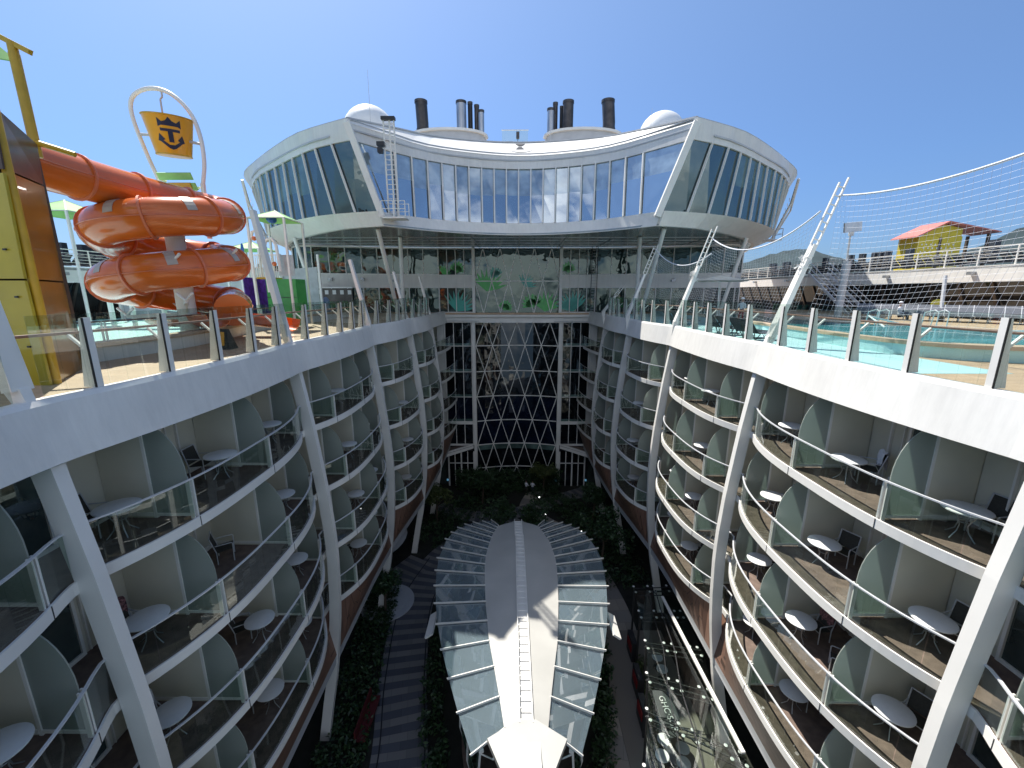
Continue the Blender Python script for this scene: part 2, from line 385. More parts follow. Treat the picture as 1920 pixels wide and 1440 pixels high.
def make_table(label, loc, rz=0, group='round tables on the balconies'):
    t = empty('balcony_table', (0, 0, 0), label, 'table', group)
    MB().lathe((0, 0, .70), [(.42, 0), (.45, .01), (.45, .035), (.43, .045)], 28).build('table_top', 'tabletop', t, True)
    for k in range(4):
        a = PI/4+k*PI/2; c, s_ = math.cos(a), math.sin(a)
        MB().tube([(c*r, s_*r, z) for r, z in ((.26, .70), (.16, .5), (.10, .34), (.14, .18), (.26, .05), (.30, .01))], .014, 6).build('leg', 'grey', t, True)
    MB().tube([(.12*math.cos(a), .12*math.sin(a), .42) for a in [i*PI/6 for i in range(12)]], .01, 5, closed=True).build('ring', 'grey', t)
    t.location = loc; t.rotation_euler = (0, 0, rz); return t
def make_chair(label, loc, rz=0, group='arm chairs on the balconies'):
    t = empty('balcony_chair', (0, 0, 0), label, 'chair', group)
    for sx in (-1, 1):
        x = .27*sx
        MB().tube([(x, -.24, 0), (x, -.25, .62), (x, -.22, .65), (x, .22, .65)], .017, 6).build('armrest', 'greypaint', t)
        MB().tube([(x, .20, 0), (x, .20, .42), (x, .34, .95)], .017, 6).build('back_leg', 'greypaint', t)
    MB().hexa([(-.25, -.24, .42), (.25, -.24, .42), (.25, .21, .39), (-.25, .21, .39)], [(-.25, -.24, .44), (.25, -.24, .44), (.25, .21, .41), (-.25, .21, .41)]).build('seat', 'mesh', t)
    MB().hexa([(-.25, .205, .46), (.25, .205, .46), (.25, .34, .94), (-.25, .34, .94)], [(-.25, .225, .45), (.25, .225, .45), (.25, .36, .93), (-.25, .36, .93)]).build('backrest', 'mesh', t)
    MB().tube([(-.27, .34, .95), (.27, .34, .95)], .017, 6).build('top_bar', 'greypaint', t); MB().tube([(-.27, -.25, .42), (.27, -.25, .42)], .014, 6).build('front_bar', 'greypaint', t)
    t.location = loc; t.rotation_euler = (0, 0, rz); return t
TBL = CHR = None
RI = ['nearest', 'second', 'third', 'fourth']
ORD = ['first', 'second', 'third', 'fourth', 'fifth', 'sixth']
def put_table(label, loc, rz):
    global TBL
    if TBL is None: TBL = make_table(label, loc, rz); return TBL
    c = copy_tree(TBL); c.location = loc; c.rotation_euler = (0, 0, rz); c['label'] = label; return c
def put_chair(label, loc, rz):
    global CHR
    if CHR is None: CHR = make_chair(label, loc, rz); return CHR
    c = copy_tree(CHR); c.location = loc; c.rotation_euler = (0, 0, rz); c['label'] = label; return c

def towel(name, label, loc, rz, mat, w=.55):
    t = MB(); pr = [(-.16, .55), (-.17, .8), (-.12, .97), (0, 1.0), (.06, .94), (.08, .7), (.07, .5)]
    rows = []
    for i in range(9):
        x = -w/2+w*i/8; k = .02*math.sin(i*2.1)
        rows.append([Vector((x, .32+a*.5+k, z+.03*math.sin(i*1.3+z*5))) for a, z in pr])
    vs = [p for r in rows for p in r]; n = len(pr)
    fs = [(i*n+j, i*n+j+1, (i+1)*n+j+1, (i+1)*n+j) for i in range(8) for j in range(n-1)]
    R = Matrix.Rotation(rz, 3, 'Z'); vs = [R @ p + Vector(loc) for p in vs]
    vs2 = [p+Vector((.0, .0, .012)) for p in vs]
    t.add(vs, fs); t.add(vs2, fs)
    return tag(t.build(name, mat, None, True), label, 'towel')

SIDE = {-1: 'left', 1: 'right'}
def side(s):
    nm = SIDE[s]
    root = empty('balcony_block', (X(s, 20, 12), 20, -22), f'white curved cabin block with four balcony rows on the {nm} of the garden', 'building', 'cabin blocks facing the garden')
    P = lambda y, w, z: Vector((X(s, y, w), y, z))
    # ribs
    for i, y in enumerate(RIBY):
        zs = [-3.2+(-23.5+3.2)*k/26 for k in range(27)]
        rows = []
        for z in zs:
            h = hw(y, z) + .02; dd = .44 if z > -6 else .44-.002*(z+6)
            rows.append([P(y-.13, h, z), P(y+.13, h, z), P(y+.13, h+dd, z), P(y-.13, h+dd, z)])
        MB().rings(rows).build('rib', 'ribpaint', root)
    # fascia
    Y = ys(RIBY[0], ENDY, .45)
    prof = lambda y: [P(y, fasc(y)-.10, -3.15), P(y, fasc(y)+.10, -2.05), P(y, fasc(y)+.16, -1.95), P(y, fasc(y)+.36, -1.95), P(y, fasc(y)+.36, -2.08), P(y, fasc(y)+.5, -2.12), P(y, fasc(y)+.5, -3.15)]
    MB().rings([prof(y) for y in Y]).build('fascia', 'hull', root)
    MB().slab([(X(s, y, fasc(y)+.5), y) for y in Y], [(X(s, y, WALL+2.5), y) for y in Y], -2.72, -2.42).build('top_ceiling', 'cream', root)
    # stair of cabin decks
    for li, f in enumerate(FL):
        ends = [RIBY[0]]+[a for a, _ in SE]+[ENDY]
        for k, (a, b) in enumerate(zip(ends, ends[1:])):
            yy = ys(a, b, .28)
            bal = MB().slab([(X(s, y, front(y, f)), y) for y in yy], [(X(s, y, wallx(y)+.3), y) for y in yy], f-.22, f-.02).build('balcony', 'white', root)
            MB().slab([(X(s, y, front(y, f)+.06), y) for y in yy], [(X(s, y, wallx(y)), y) for y in yy], f-.02, f).build('floor', 'carpet', bal)
            MB().band([P(y, front(y, f)-.025, f-.235) for y in yy], [P(y, front(y, f)-.025, f+.03) for y in yy], Vector((s*.05, 0, 0))).build('slab_edge', 'white', bal)
            MB().sweep([P(y, front(y, f)+.03, f+1.07) for y in yy], .055, .035).build('handrail', 'rail', bal)
            if b < ENDY-.1: MB().box(P(b, front(b, f)-.027, f-.10), (.012, .018, .268)).build('seam', 'dark', bal)
            mid = (a+b)/2
            g = MB()
            for (p, q) in ((a+.06, mid-.01), (mid+.01, b-.06)):
                y2 = ys(p, q, .28)
                g.band([P(y, front(y, f)+.03, f+.06) for y in y2], [P(y, front(y, f)+.03, f+1.04) for y in y2], Vector((s*.012, 0, 0)))
            g.build('glass_panel', 'glass', bal)
            for y in (a+.05, b-.05): MB().box(P(y, front(y, f)+.10, f+.52), (.10, .035, 1.05)).build('post', 'white', bal)
            # back wall with sliding door
            wx = wallx(mid); L = b-a
            MB().box(P(mid, wallx(mid)+.1, f+1.3), (.12, L-.02, 2.62)).build('cabin_wall', 'cream', bal)
            dw = min(1.7, L*.5); yd = a+.25+dw/2
            dr = MB().box(P(yd, wallx(yd)+.02, f+1.08), (.03, dw, 2.1)).build('sliding_door', 'door', bal)
            fr = MB()
            for yy_ in (yd-dw/2, yd, yd+dw/2): fr.box(P(yy_, wallx(yd)-.0, f+1.08), (.09, .07, 2.16))
            fr.box(P(yd, wallx(yd)-.0, f+2.2), (.088, dw+.07, .08)); fr.box(P(yd, wallx(yd), f+.05), (.088, dw+.07, .1))
            fr.build('door_frame', 'white', bal)
            MB().box(P(b-.75, wallx(b)-.0, f+1.3), (.08, .05, 2.6)).box(P(b-1.15, wallx(b)-.0, f+1.3), (.06, .03, 2.6)).box(P(b-.3, wallx(b)+.0, f+.06), (.09, .5, .12)).build('wall_trim', 'white', bal)
            # partition at the far seam
            if b < ENDY-.1:
                y = b; xo = front(y, f)+.14; xm = xo+.95; xi = wallx(y)
                MB().box(P(y, (xm+xi)/2, f+1.3), (abs(xi-xm), .05, 2.62)).build('partition', 'cream', bal)
                MB().box(P(y, xm, f+1.3), (.07, .075, 2.6)).box(P(y, (xm+xi)/2, f+.10), (abs(xi-xm)-.05, .09, .09)).box(P(y, (xm+xo)/2, f+.09), (abs(xm-xo), .07, .07)).build('partition_trim', 'white', bal)
                pl = [P(y-.012, xm-.03, f+.13), P(y-.012, xo, f+.13), P(y-.012, xo, f+1.15)]
                for q in range(1, 10):
                    a_ = q/9*PI/2; pl.append(P(y-.012, xo+(xm-.03-xo)*(1-math.cos(a_)), f+1.15+1.35*math.sin(a_)))
                pl.append(P(y-.012, xm-.03, f+2.5))
                MB().prism(pl, (0, .024, 0)).build('frosted_panel', 'frost', bal)
    # wood band, shop level and outer wall below
    Y2 = ys(RIBY[0], ENDY, .5)
    low = lambda y: P(y, front(y, -14.4)+.03, -14.66)
    lw = lambda y: hw(y, -17)+.05
    MB().band([low(y) for y in Y2], [P(y, lw(y), -16.8) for y in Y2], Vector((s*.08, 0, 0))).build('wood_soffit', 'woodclad', root)
    MB().band([P(y, lw(y), -16.8) for y in Y2], [P(y, lw(y)+.05, -17.15) for y in Y2], Vector((s*.2, 0, 0))).build('lower_beam', 'greypaint', root)
    MB().slab([(X(s, y, lw(y)+.05), y) for y in Y2], [(X(s, y, 14), y) for y in Y2], -17.3, -17.1).build('shop_ceiling', 'greypaint', root)
    MB().box((X(s, 21, 12.0), 21, -19.6), (.3, 50, 5)).build('shop_wall', 'door', root)
    ml = MB()
    for k in range(22): ml.box((X(s, 0+k*2.1, 11.8), 0+k*2.1, -19.6), (.1, .1, 4.9))
    ml.build('shop_mullion', 'greypaint', root)
    MB().box((X(s, 21, WALL+2.6), 21, -9), (.3, 50, 13.5)).build('inner_wall', 'greypaint', root)
    MB().box((X(s, 20, WALL+.4), -2.4, -9.5), (3.6, .3, 13.5)).build('end_wall', 'white', root)
    # furniture
    ri = 0
    for k, (yb, bay) in enumerate(SE):
        ya = SE[k-1][0] if k else -2.2
        if bay > 3: continue
        kb = [q for q, (_, b2) in enumerate(SE) if b2 == bay].index(k)
        pos = ['first', 'second', 'third'][kb]
        for li, f in enumerate(FL):
            row = ['top', 'second', 'third', 'lowest'][li]
            where = f'{nm} {row} balcony row, {pos} cabin ' + ('before the nearest rib' if bay == 0 else f'beyond the {RI[bay-1]} rib')
            r = random.Random(s*100+k*7+li)
            if ya < RIBY[bay]-.1: ya_ = RIBY[bay]+.4
            else: ya_ = ya
            if yb-ya_ < 1.6 and bay > 1: continue
            yt = yb-.75-r.random()*.25; xt = front(yt, f)+1.0+r.random()*.25
            if yb-ya_ > 1.2 and r.random() > .08:
                put_table(f'white round table, {where}', (X(s, yt, xt), yt, f), r.random())
            if bay <= 2 and yb-ya_ > 1.2:
                put_chair(f'dark mesh arm chair, {where}', (X(s, yt, xt+.68), yt+.05, f), -s*PI/2+r.uniform(-.6, .6))
                if r.random() < .45 and yb-ya_ > 2.2:
                    put_chair(f'second dark chair, nearer side, {where}', (X(s, yt-1.25, xt+.35), yt-1.25-r.random()*.3, f), -s*PI/2+r.uniform(.2, 1.5)*-s)
    return root
side(-1); side(1)
# towels over chair backs
def tw(s, k, li, mat, label, nm):
    yb, bay = SE[k]; f = FL[li]; r = random.Random(s*100+k*7+li)
    yt = yb-.75-r.random()*.25; xt = front(yt, f)+1.0+r.random()*.25
    r.random(); r.random()
    rz = -s*PI/2+r.uniform(-.5, .5)
    towel(nm, label, (X(s, yt, xt+.68), yt+.05, f), rz, mat)
tw(1, 4, 0, 'whitecloth', 'white towel draped over a chair on the right top balcony row', 'towel')
tw(1, 5, 0, 'bluecloth', 'blue clothes hung on a chair at the right top balcony row by the rib', 'clothes')
tw(-1, 3, 1, 'floral', 'flower patterned cloth spread over a chair on the left second balcony row', 'beach_towel')
tw(1, 2, 1, 'bluecloth', 'blue towel over a chair on the right second balcony row, near bay', 'towel')
tw(-1, 5, 0, 'whitecloth', 'white towel over a chair on the left top balcony row', 'towel')
tw(1, 4, 2, 'floral', 'patterned beach towel over a chair on the right third balcony row', 'beach_towel')
tw(-1, 3, 2, 'whitecloth', 'crumpled white towel on a chair at the left third balcony row', 'towel')

# ------------------------------------------------------------------ fences, masts, nets along the pool deck edges
MASTL = {1: (-8.97, -.9, -9.3, .8), 2: (-9.06, -1.9, -9.85, 3.0), 3: (-8.8, -1.95, -9.66, 1.86), 4: (-8.25, -2.0, -9.04, 1.5), 5: (-7.8, -2.0, -8.6, 1.45)}
MASTR = {1: (10.3, -1.9, 12.2, 3.6), 2: (10.1, -1.9, 12.05, 3.91), 3: (9.62, -2.4, 11.42, 3.5), 4: (8.5, -3.1, 10.31, 3.2), 5: (8.0, -2.9, 9.76, .6)}
for s in (-1, 1):
    nm = SIDE[s]
    for i in range(5):
        a, b = RIBY[i]+.25, (RIBY[i+1])-.25
        n = max(3, round((b-a)/1.66)); where = ['closest to the camera', 'between the nearest and second masts', 'between the second and third masts', 'between the third and fourth masts', 'nearest the glass atrium'][i]
        ft = empty('glass_fence', (X(s, (a+b)/2, fasc((a+b)/2)+.2), (a+b)/2, -1.95), f'clear glass windscreen on the {nm} deck edge, {where}', 'fence', 'glass windscreens along the deck edges')
        fx = lambda y: X(s, y, fasc(y)+.24)
        yy = ys(a, b, .4)
        MB().band([(fx(y), y, -1.93) for y in yy], [(fx(y), y, -.42) for y in yy], (s*.015, 0, 0)).build('glass_pane', 'deckglass', ft)
        for k in range(n):
            y = a+(b-a)*(k+.55)/n; x = fx(y)
            po = MB().hexa([(x+s*.03, y-.03, -1.95), (x+s*.30, y-.03, -1.95), (x+s*.30, y+.03, -1.95), (x+s*.03, y+.03, -1.95)],
                      [(x+s*.03, y-.03, -.52), (x+s*.11, y-.03, -.52), (x+s*.11, y+.03, -.52), (x+s*.03, y+.03, -.52)]).hexa(
                      [(x-s*.035, y-.07, -1.95), (x-s*.035, y+.07, -1.95), (x-s*.005, y+.07, -1.95), (x-s*.005, y-.07, -1.95)],
                      [(x-s*.035, y-.07, -.5), (x-s*.035, y+.07, -.5), (x-s*.005, y+.07, -.5), (x-s*.005, y-.07, -.5)]).build('post', 'white', ft)
            MB().box((x-s*.02, y-.082, -1.22), (.035, .02, 1.44)).build('rubber_strip', 'rubber', po)
            MB().beam((x+s*.12, y, -1.15), (x+s*.42, y, -.86), .05, .05).build('bracket', 'white', po)
        MB().tube([(fx(y)+s*.44, y, -.82) for y in yy], .032, 7).build('handrail', 'wood', ft, True)
    T = MASTL if s < 0 else MASTR
    for i in range(1, 6):
        x0, z0, x1, z1 = T[i]; y = RIBY[i]; lab = ORD[i-1]
        mt = empty('net_mast', (x0, y, -2.1), f'white leaning net mast on the {nm} deck edge, {lab} from the camera', 'mast', 'leaning white masts')
        xb = X(s, y, fasc(y)); d = Vector((x1-x0, 0, z1-z0)).normalized()
        L = (Vector((x1, y, z1))-Vector((x0, y, z0))).length
        # blade foot that starts low on the fascia
        MB().hexa([(xb-s*.03, y-.05, -3.0), (xb+s*.02, y-.05, -3.0), (xb+s*.02, y+.05, -3.0), (xb-s*.03, y+.05, -3.0)],
                  [(x0-s*.08, y-.09, -1.7), (x0+s*.26, y-.09, -1.7), (x0+s*.26, y+.09, -1.7), (x0-s*.08, y+.09, -1.7)]).build('foot', 'white', mt)
        k = .62 if (s > 0) else 1.
        pa = Vector((x0+s*.05, y, -1.75)); pb = Vector((x1, y, z1)); pm = pa.lerp(pb, k)
        MB().beam(pa, pm, .20, .36, (0, 1, 0), .16, .26).build('shaft', 'white', mt)
        if s > 0:
            dv = (pb-pa).normalized(); nx = dv.cross(Vector((0, 1, 0)))
            lg = MB()
            for q in (-1, 1): lg.beam(pm+nx*.12*q, pb+nx*.12*q+(dv*.25 if q < 0 else dv*0), .05, .07, (0, 1, 0))
            for q in range(7): lg.beam(pm.lerp(pb, (q+.6)/7.)+nx*.12, pm.lerp(pb, (q+.6)/7.)-nx*.12, .035, .035, (0, 1, 0))
            lg.build('ladder_head', 'white', mt)
            if i < 4:
                rp = MB(); c0 = pa.lerp(pb, .5); rr = random.Random(i)
                for q in range(26):
                    p = c0+Vector((rr.uniform(-.22, .12), rr.uniform(-.2, .1), rr.uniform(-.32, .32)))
                    rp.tube([p, p+Vector((rr.uniform(-.18, .18), rr.uniform(-.1, .1), rr.uniform(-.15, .15))), p+Vector((rr.uniform(-.18, .18), 0, rr.uniform(-.25, .1)))], .016, 4)
                rp.build('rope_bundle', 'tabletop', mt)
# nets
def net(i, A, Bp, sag, bottomz, label):
    A = Vector(A); Bv = Vector(Bp)
    root = empty('safety_net', ((A+Bv)/2)+Vector((0, 0, -3)), label, 'net', 'white safety nets on the right side')
    top = lambda t: A.lerp(Bv, t)-Vector((0, 0, sag*4*t*(1-t)))
    MB().tube([top(k/24) for k in range(25)], .035, 6).build('top_rope', 'whitecloth', root, True)
    n = int((A-Bv).length/.2); m_ = 26; st = MB()
    def pt(t, v):
        p = top(t); zb = bottomz-.18*math.sin(t*PI*2+i); q = p.copy()
        q.z = p.z+(zb-p.z)*v; q.x = p.x+(.30-.9*v)*v + .10*math.sin(v*5+t*9+i)*v; q.y = p.y+.05*math.sin(v*7+t*4)
        return q
    def ribbon(pts):
        r = .0030
        for a, b in zip(pts, pts[1:]):
            d = (b-a).normalized(); x = d.cross(Vector((1, .3, .2))).normalized(); y = d.cross(x)
            o = [x, -x*.5+y*.87, -x*.5-y*.87]
            k = len(st.v); st.v += [tuple(a+w*r) for w in o]+[tuple(b+w*r) for w in o]
            st.f += [(k, k+1, k+4, k+3), (k+1, k+2, k+5, k+4), (k+2, k, k+3, k+5)]
    for a in range(n+1): ribbon([pt(a/n, v/10) for v in range(11)])
    for v in range(1, m_+1): ribbon([pt(t/16, v/m_) for t in range(17)])
    st.build('net_mesh', 'whitecloth', root, fix=False)
net(1, (12.0, 16.6, 3.5), (12.3, 6.3, 4.3), .72, -1.2, 'wide white safety net hanging from the nearest right mast to the frame edge')
net(2, (11.4, 16.6, 2.95), (11.42, 25.3, 3.0), .95, -1.2, 'white safety net hung between the second and third right masts')
net(3, (11.42, 25.3, 2.2), (10.31, 32, 3.1), .9, -1.2, 'small far safety net between the third and fourth right masts')

# ------------------------------------------------------------------ decks, sea, hills
for s in (-1, 1):
    Y = ys(-3, 44.7, .6)
    o = MB().slab([(X(s, y, fasc(y)+.5), y) for y in Y], [(s*32, y) for y in Y], -2.4, -2.1)
    tag(o.build('pool_deck', 'teak'), kind='structure')
tag(MB().box((0, 61, -2.27), (64, 32.5, .3)).build('pool_deck', 'teak'), kind='structure')
tag(MB().box((0, 300, -62.5), (9000, 9000, 5)).build('sea', 'sea'), kind='structure')
aq = MB()
Ya = ys(10.85, 42, 1)
aq.slab([(X(1, y, fasc(y)+.5)+.02, y) for y in Ya], [(13.15+.25*max(0, (y-20)/15), y) for y in Ya], -2.1, -2.094)
tag(aq.build('aqua_deck', 'aqua'), kind='structure')
# right pool with tan curb
pool = empty('swimming_pool', (19, 24, -2.1), 'swimming pool with tan stone curb on the right deck', 'pool')
pc = smooth_curve([(13.5, 42, 0), (13.4, 32, 0), (13.2, 22, 0), (13.0, 16, 0), (13.5, 13.6, 0), (15.3, 12.5, 0), (18, 12.2, 0), (24, 12.6, 0)], 40)
inner = [p+Vector((.45 if p.x < 13.9 else .25, .0 if p.x < 13.9 else .45, 0)) for p in pc]
MB().slab([(p.x, p.y) for p in pc], [(p.x, p.y) for p in inner], -2.1, -1.72).build('curb_wall', 'aqua', pool)
MB().slab([(p.x-.04, p.y-.04) for p in pc], [(p.x+.04, p.y+.04) for p in inner], -1.72, -1.60).build('curb_cap', 'tan', pool)
wt = MB(); q = [(p.x, p.y, -1.74) for p in inner]
q2 = q+[(24, 18, -1.74), (19, 24, -1.74), (18, 30, -1.74), (17.5, 42, -1.74)]
wt.prism(q2, (0, 0, -.05)); wt.build('pool_water', 'water', pool)
MB().prism([(24.2, 11.8, 0), (30, 11.8, 0), (30, 43, 0), (17.9, 43, 0), (18.3, 30, 0), (19.3, 24.3, 0), (24.2, 18.3, 0)], (0, 0, .36)).build('pool_terrace', 'teak', pool).location = (0, 0, -2.09)
for (x, y) in ((18.5, 21.5), (20.5, 20.5)):
    hr = MB()
    for d in (0, .5): hr.tube([(x+d, y, -1.75), (x+d, y, -.95), (x+d+.1, y+.3, -.85), (x+d+.2, y+.9, -1.0), (x+d+.2, y+1., -1.7)], .025, 6)
    hr.build('pool_handrail', 'rail', pool, True)
cb = MB().tube([(14.6, 16.6, -1.35), (15.4, 18.4, -1.0), (17, 18, -1.45), (19, 17.2, -1.55), (24, 17, -1.5)], .035, 6)
cb.build('foam_tube', 'tabletop', pool, True)
# hills
def ridge(name, pts, y0, depth):
    m_ = MB(); n = 90; rows = []
    rr = random.Random(3)
    for i in range(n+1):
        t = i/n; x = pts[0][0]+(pts[-1][0]-pts[0][0])*t; h = interp(pts, x)
        h += 3.5*math.sin(x*.045)+2.2*math.sin(x*.13+1)+rr.uniform(-1.6, 1.6)
        rows.append([Vector((x, y0-depth*.8, -60)), Vector((x+rr.uniform(-4, 4), y0-depth*.35, -60+(h+60)*.55+rr.uniform(-6, 6))), Vector((x, y0, h)), Vector((x, y0+depth, -60))])
    vs = [p for r in rows for p in r]
    fs = [(i*4+j, i*4+j+1, (i+1)*4+j+1, (i+1)*4+j) for i in range(n) for j in range(3)]
    m_.add(vs, fs); return tag(m_.build(name, 'hill'), kind='structure')
ridge('hills', [(500, 40), (780, 100), (877, 122), (947, 146), (1040, 138), (1110, 118), (1180, 100), (1340, 108), (1480, 112), (1605, 158), (1670, 194), (1740, 222), (2000, 270), (2500, 250)], 1500, 500)

# ------------------------------------------------------------------ glass end wall of the garden (atrium)
at = empty('glass_atrium', (.25, 45, -22), 'glazed atrium wall with white diamond lattice closing the garden', 'building')
# central concave glass
cx0, cw = .25, 4.45
def cy(x, up=False): return 45+(.0 if up else .75)*(1-((x-cx0)/cw)**2)
LV = [-3.15, -5.7, -8.55, -11.4, -14.25, -17.1, -19.95, -22.0]
xs = [cx0-cw+2*cw*k/10 for k in range(11)]
for i in range(len(LV)-1):
    A = [(x, cy(x)+.06, LV[i+1]) for x in xs]; B = [(x, cy(x)+.06, LV[i]) for x in xs]
    MB().band(A, B, (0, .05, 0)).build('glass_storey', 'atriumnavy' if i in (3, 4) else 'atrium', at)
    MB().sweep([(x, cy(x), LV[i+1]) for x in xs], .07, .09).build('transom', 'white', at)
MB().band([(x, cy(x)+.02, -17.75) for x in xs], [(x, cy(x)+.02, -17.2) for x in xs], (0, .03, 0)).build('green_band', 'greenband', at)
lat = MB()
for i in range(len(LV)-1):
    z0, z1 = LV[i], LV[i+1]
    for k in range(5):
        xm = cx0-cw+2*cw*(k+.5)/5; xa = cx0-cw+2*cw*k/5; xb2 = cx0-cw+2*cw*(k+1)/5
        if i % 2 == 0: segs = (((xm, z0), (xa, z1)), ((xm, z0), (xb2, z1)))
        else: segs = (((xa, z0), (xm, z1)), ((xb2, z0), (xm, z1)))
        for (p, r_) in segs: lat.beam((p[0], cy(p[0])-.03, p[1]), (r_[0], cy(r_[0])-.03, r_[1]), .075, .075, (0, 1, 0))
lat.build('diamond_lattice', 'white', at)
# side glass bays
for s in (-1, 1):
    xa = cx0+s*(cw+.45); xb2 = cx0+s*(cw+3.35)
    xm = (xa+xb2)/2; w = abs(xb2-xa)
    for i in range(4):
        z0, z1 = LV[i], LV[i+1]
        MB().box((xm, 45.06, (z0+z1)/2), (w, .06, abs(z1-z0)-.02)).build('bay_glass', 'atriumnavy' if i == 3 and s < 0 else 'atrium', at)
        MB().box((xm, 44.99, z1+.16), (w, .05, .26)).build('green_band', 'greenband', at)
        MB().box((xm, 44.97, z1), (w, .08, .07)).build('transom', 'white', at)
    for z0, z1 in ((-14.55, -17.1),):
        MB().box((xm, 45.06, (z0+z1)/2), (w, .06, abs(z1-z0))).build('bay_glass', 'atrium', at)
    mu = MB()
    for k in range(4): mu.box((xa+(xb2-xa)*k/3, 44.93, -10.1), (.07 if 0 < k < 3 else .14, .1, 13.9))
    mu.box((xm, 44.9, -14.4), (w, .16, .3)); mu.box((xm, 44.9, -17.0), (w, .16, .2))
    mu.build('mullion', 'white', at)
    MB().box((cx0+s*(cw+.2), 44.8, -12), (.34, .34, 18.5)).build('pillar', 'white', at)
    MB().box((xb2+s*.45, 44.9, -10), (.7, .3, 14)).build('corner_wall', 'white', at)
    MB().box((xb2+s*2.2, 45.3, -9.5), (3.6, .3, 14.6)).build('return_wall', 'cream', at)
    MB().box((xb2+s*2.2, 45.3, -19.4), (3.6, .3, 5.2)).build('return_wall', 'door', at)
    # slanted canopy over the doors
    zc = -17.3
    MB().hexa([(xa, 44.5, zc-.0), (xb2+s*.4, 43.0, zc-.6), (xb2+s*.4, 43.2, zc-.6), (xa, 44.7, zc)], [(xa, 44.5, zc+.55), (xb2+s*.4, 43.0, zc-.05), (xb2+s*.4, 43.2, zc-.05), (xa, 44.7, zc+.55)]).build('canopy_front', 'white', at)
    MB().hexa([(xa, 44.5, zc+.3), (xb2+s*.4, 43.0, zc-.25), (xb2+s*.4, 45, zc-.2), (xa, 45, zc+.3)], [(xa, 44.5, zc+.36), (xb2+s*.4, 43.0, zc-.19), (xb2+s*.4, 45, zc-.14), (xa, 45, zc+.36)]).build('canopy_roof', 'carpet', at)
    dg = MB()
    for k in range(5): dg.box((xa+(xb2-xa)*k/4, 44.8, -20.1), (.1 if k % 2 else .16, .12, 4.6))
    dg.box((xm, 44.8, -19.2), (w, .12, .08)); dg.build('door_mullion', 'white', at)
    MB().box((xm, 44.95, -20.0), (w, .05, 4.4)).build('door_glass', 'atrium', at)
    # small end balconies
    for f in FL:
        eb = MB().box((xb2+s*1.4, 44.3, f), (1.6, 1.2, .16)).box((xb2+s*1.4, 43.7, f+.95), (1.6, .05, .05)).build('end_balcony', 'white', at)
        MB().box((xb2+s*1.4, 43.72, f+.5), (1.6, .02, .84)).build('balcony_glass', 'glass', eb)
MB().box((cx0, 44.78, -2.85), (16.8, .5, .62)).box((cx0, 44.6, -2.42), (17.4, .9, .22)).build('lintel_beam', 'white', at)
MB().box((cx0-6.3, 44.2, -2.95), (4.6, .08, .06)).box((cx0+6.3, 44.2, -3.0), (4.8, .08, .06)).box((cx0+5.8, 44.2, -3.1), (.12, .12, .3)).build('crane_rail', 'greypaint', at)
MB().box((.25, 46.5, -12.4), (27, .3, 19)).build('backing_wall', 'dark', at)
# two storeys over the pool deck
up = smooth_curve([(-25, 49, 0), (-21.6, 42.6, 0), (-18, 42.9, 0), (-14.3, 44, 0), (-8, 45, 0)], 15)
upR = [Vector((2*.25-p.x-.02, p.y, 0)) for p in up][::-1]
for part, pts in (('left', up), ('right', upR)):
    for (z0, z1, nm_, mt_, off) in ((-2.1, .44, 'lower_window', 'upper', .06), (1.80, 4.47, 'upper_window', 'upper', .06)):
        for k in range(len(pts)-1):
            if k == len(pts)-1: continue
            a, b = pts[k], pts[k+1]
            MB().band([(a.x, a.y+off, z0), (b.x, b.y+off, z0)], [(a.x, a.y+off, z1), (b.x, b.y+off, z1)], (0, .05, 0)).build(nm_, mt_ if not (part == 'right' and nm_ == 'lower_window' and k in (6, 7)) else 'atrium', at)
    MB().band([(p.x, p.y-.02, .44) for p in pts], [(p.x, p.y-.02, 1.80) for p in pts], (0, .2, 0)).build('spandrel', 'hull', at)
    mu = MB()
    for k, p in enumerate(pts):
        mu.box((p.x, p.y-.02, 3.1), (.07, .12, 2.66)); mu.box((p.x, p.y-.02, -.83), (.08, .12, 2.54))
    mu.band([(p.x, p.y-.05, 1.76) for p in pts], [(p.x, p.y-.05, 1.86) for p in pts], (0, .08, 0)); mu.band([(p.x, p.y-.05, 4.33) for p in pts], [(p.x, p.y-.05, 4.46) for p in pts], (0, .08, 0))
    mu.build('mullion', 'white', at)
    for k in (3, 5, 7, 9, 11):
        lt = MB(); p = pts[k]; lt.box((p.x, p.y-.25, 1.35-.1*(k % 3)), (.28, .3, .22)); lt.box((p.x+.17, p.y-.2, 1.25), (.12, .25, .3)); lt.build('floodlight', 'grey', at)
for s in (-1, 1):
    xa, xb2 = cx0+s*(cw+.2), cx0+s*8.2; xm = (xa+xb2)/2; w = abs(xb2-xa)
    MB().box((xm, 45.06, -.83), (w, .05, 2.54)).build('lower_window', 'upper', at); MB().box((xm, 45.06, 3.13), (w, .05, 2.66)).build('upper_window', 'upper', at)
    MB().box((xm, 45, 1.12), (w, .2, 1.36)).build('spandrel', 'hull', at)
    mu = MB()
    for k in range(5): mu.box((xa+(xb2-xa)*k/4, 44.87, 1.15), (.07, .1, 6.6))
    mu.build('mullion', 'white', at); MB().box((xm, 44.9, 4.4), (w, .16, .12)).build('head_rail', 'white', at); MB().box((xm, 44.9, -2.1), (w, .16, .14)).build('sill_rail', 'white', at)
    MB().box((cx0+s*(cw+.1), 44.75, 1.2), (.3, .3, 6.6)).build('pillar', 'white', at)
for (z0, z1) in ((-2.2, 1.14), (1.14, 4.47)):
    MB().box((cx0, 45.06, (z0+z1)/2), (2*cw, .05, z1-z0-.02)).build('glass_storey', 'upper', at)
    MB().box((cx0, 44.95, z0), (2*cw, .1, .1)).build('transom', 'white', at)
lat = MB()
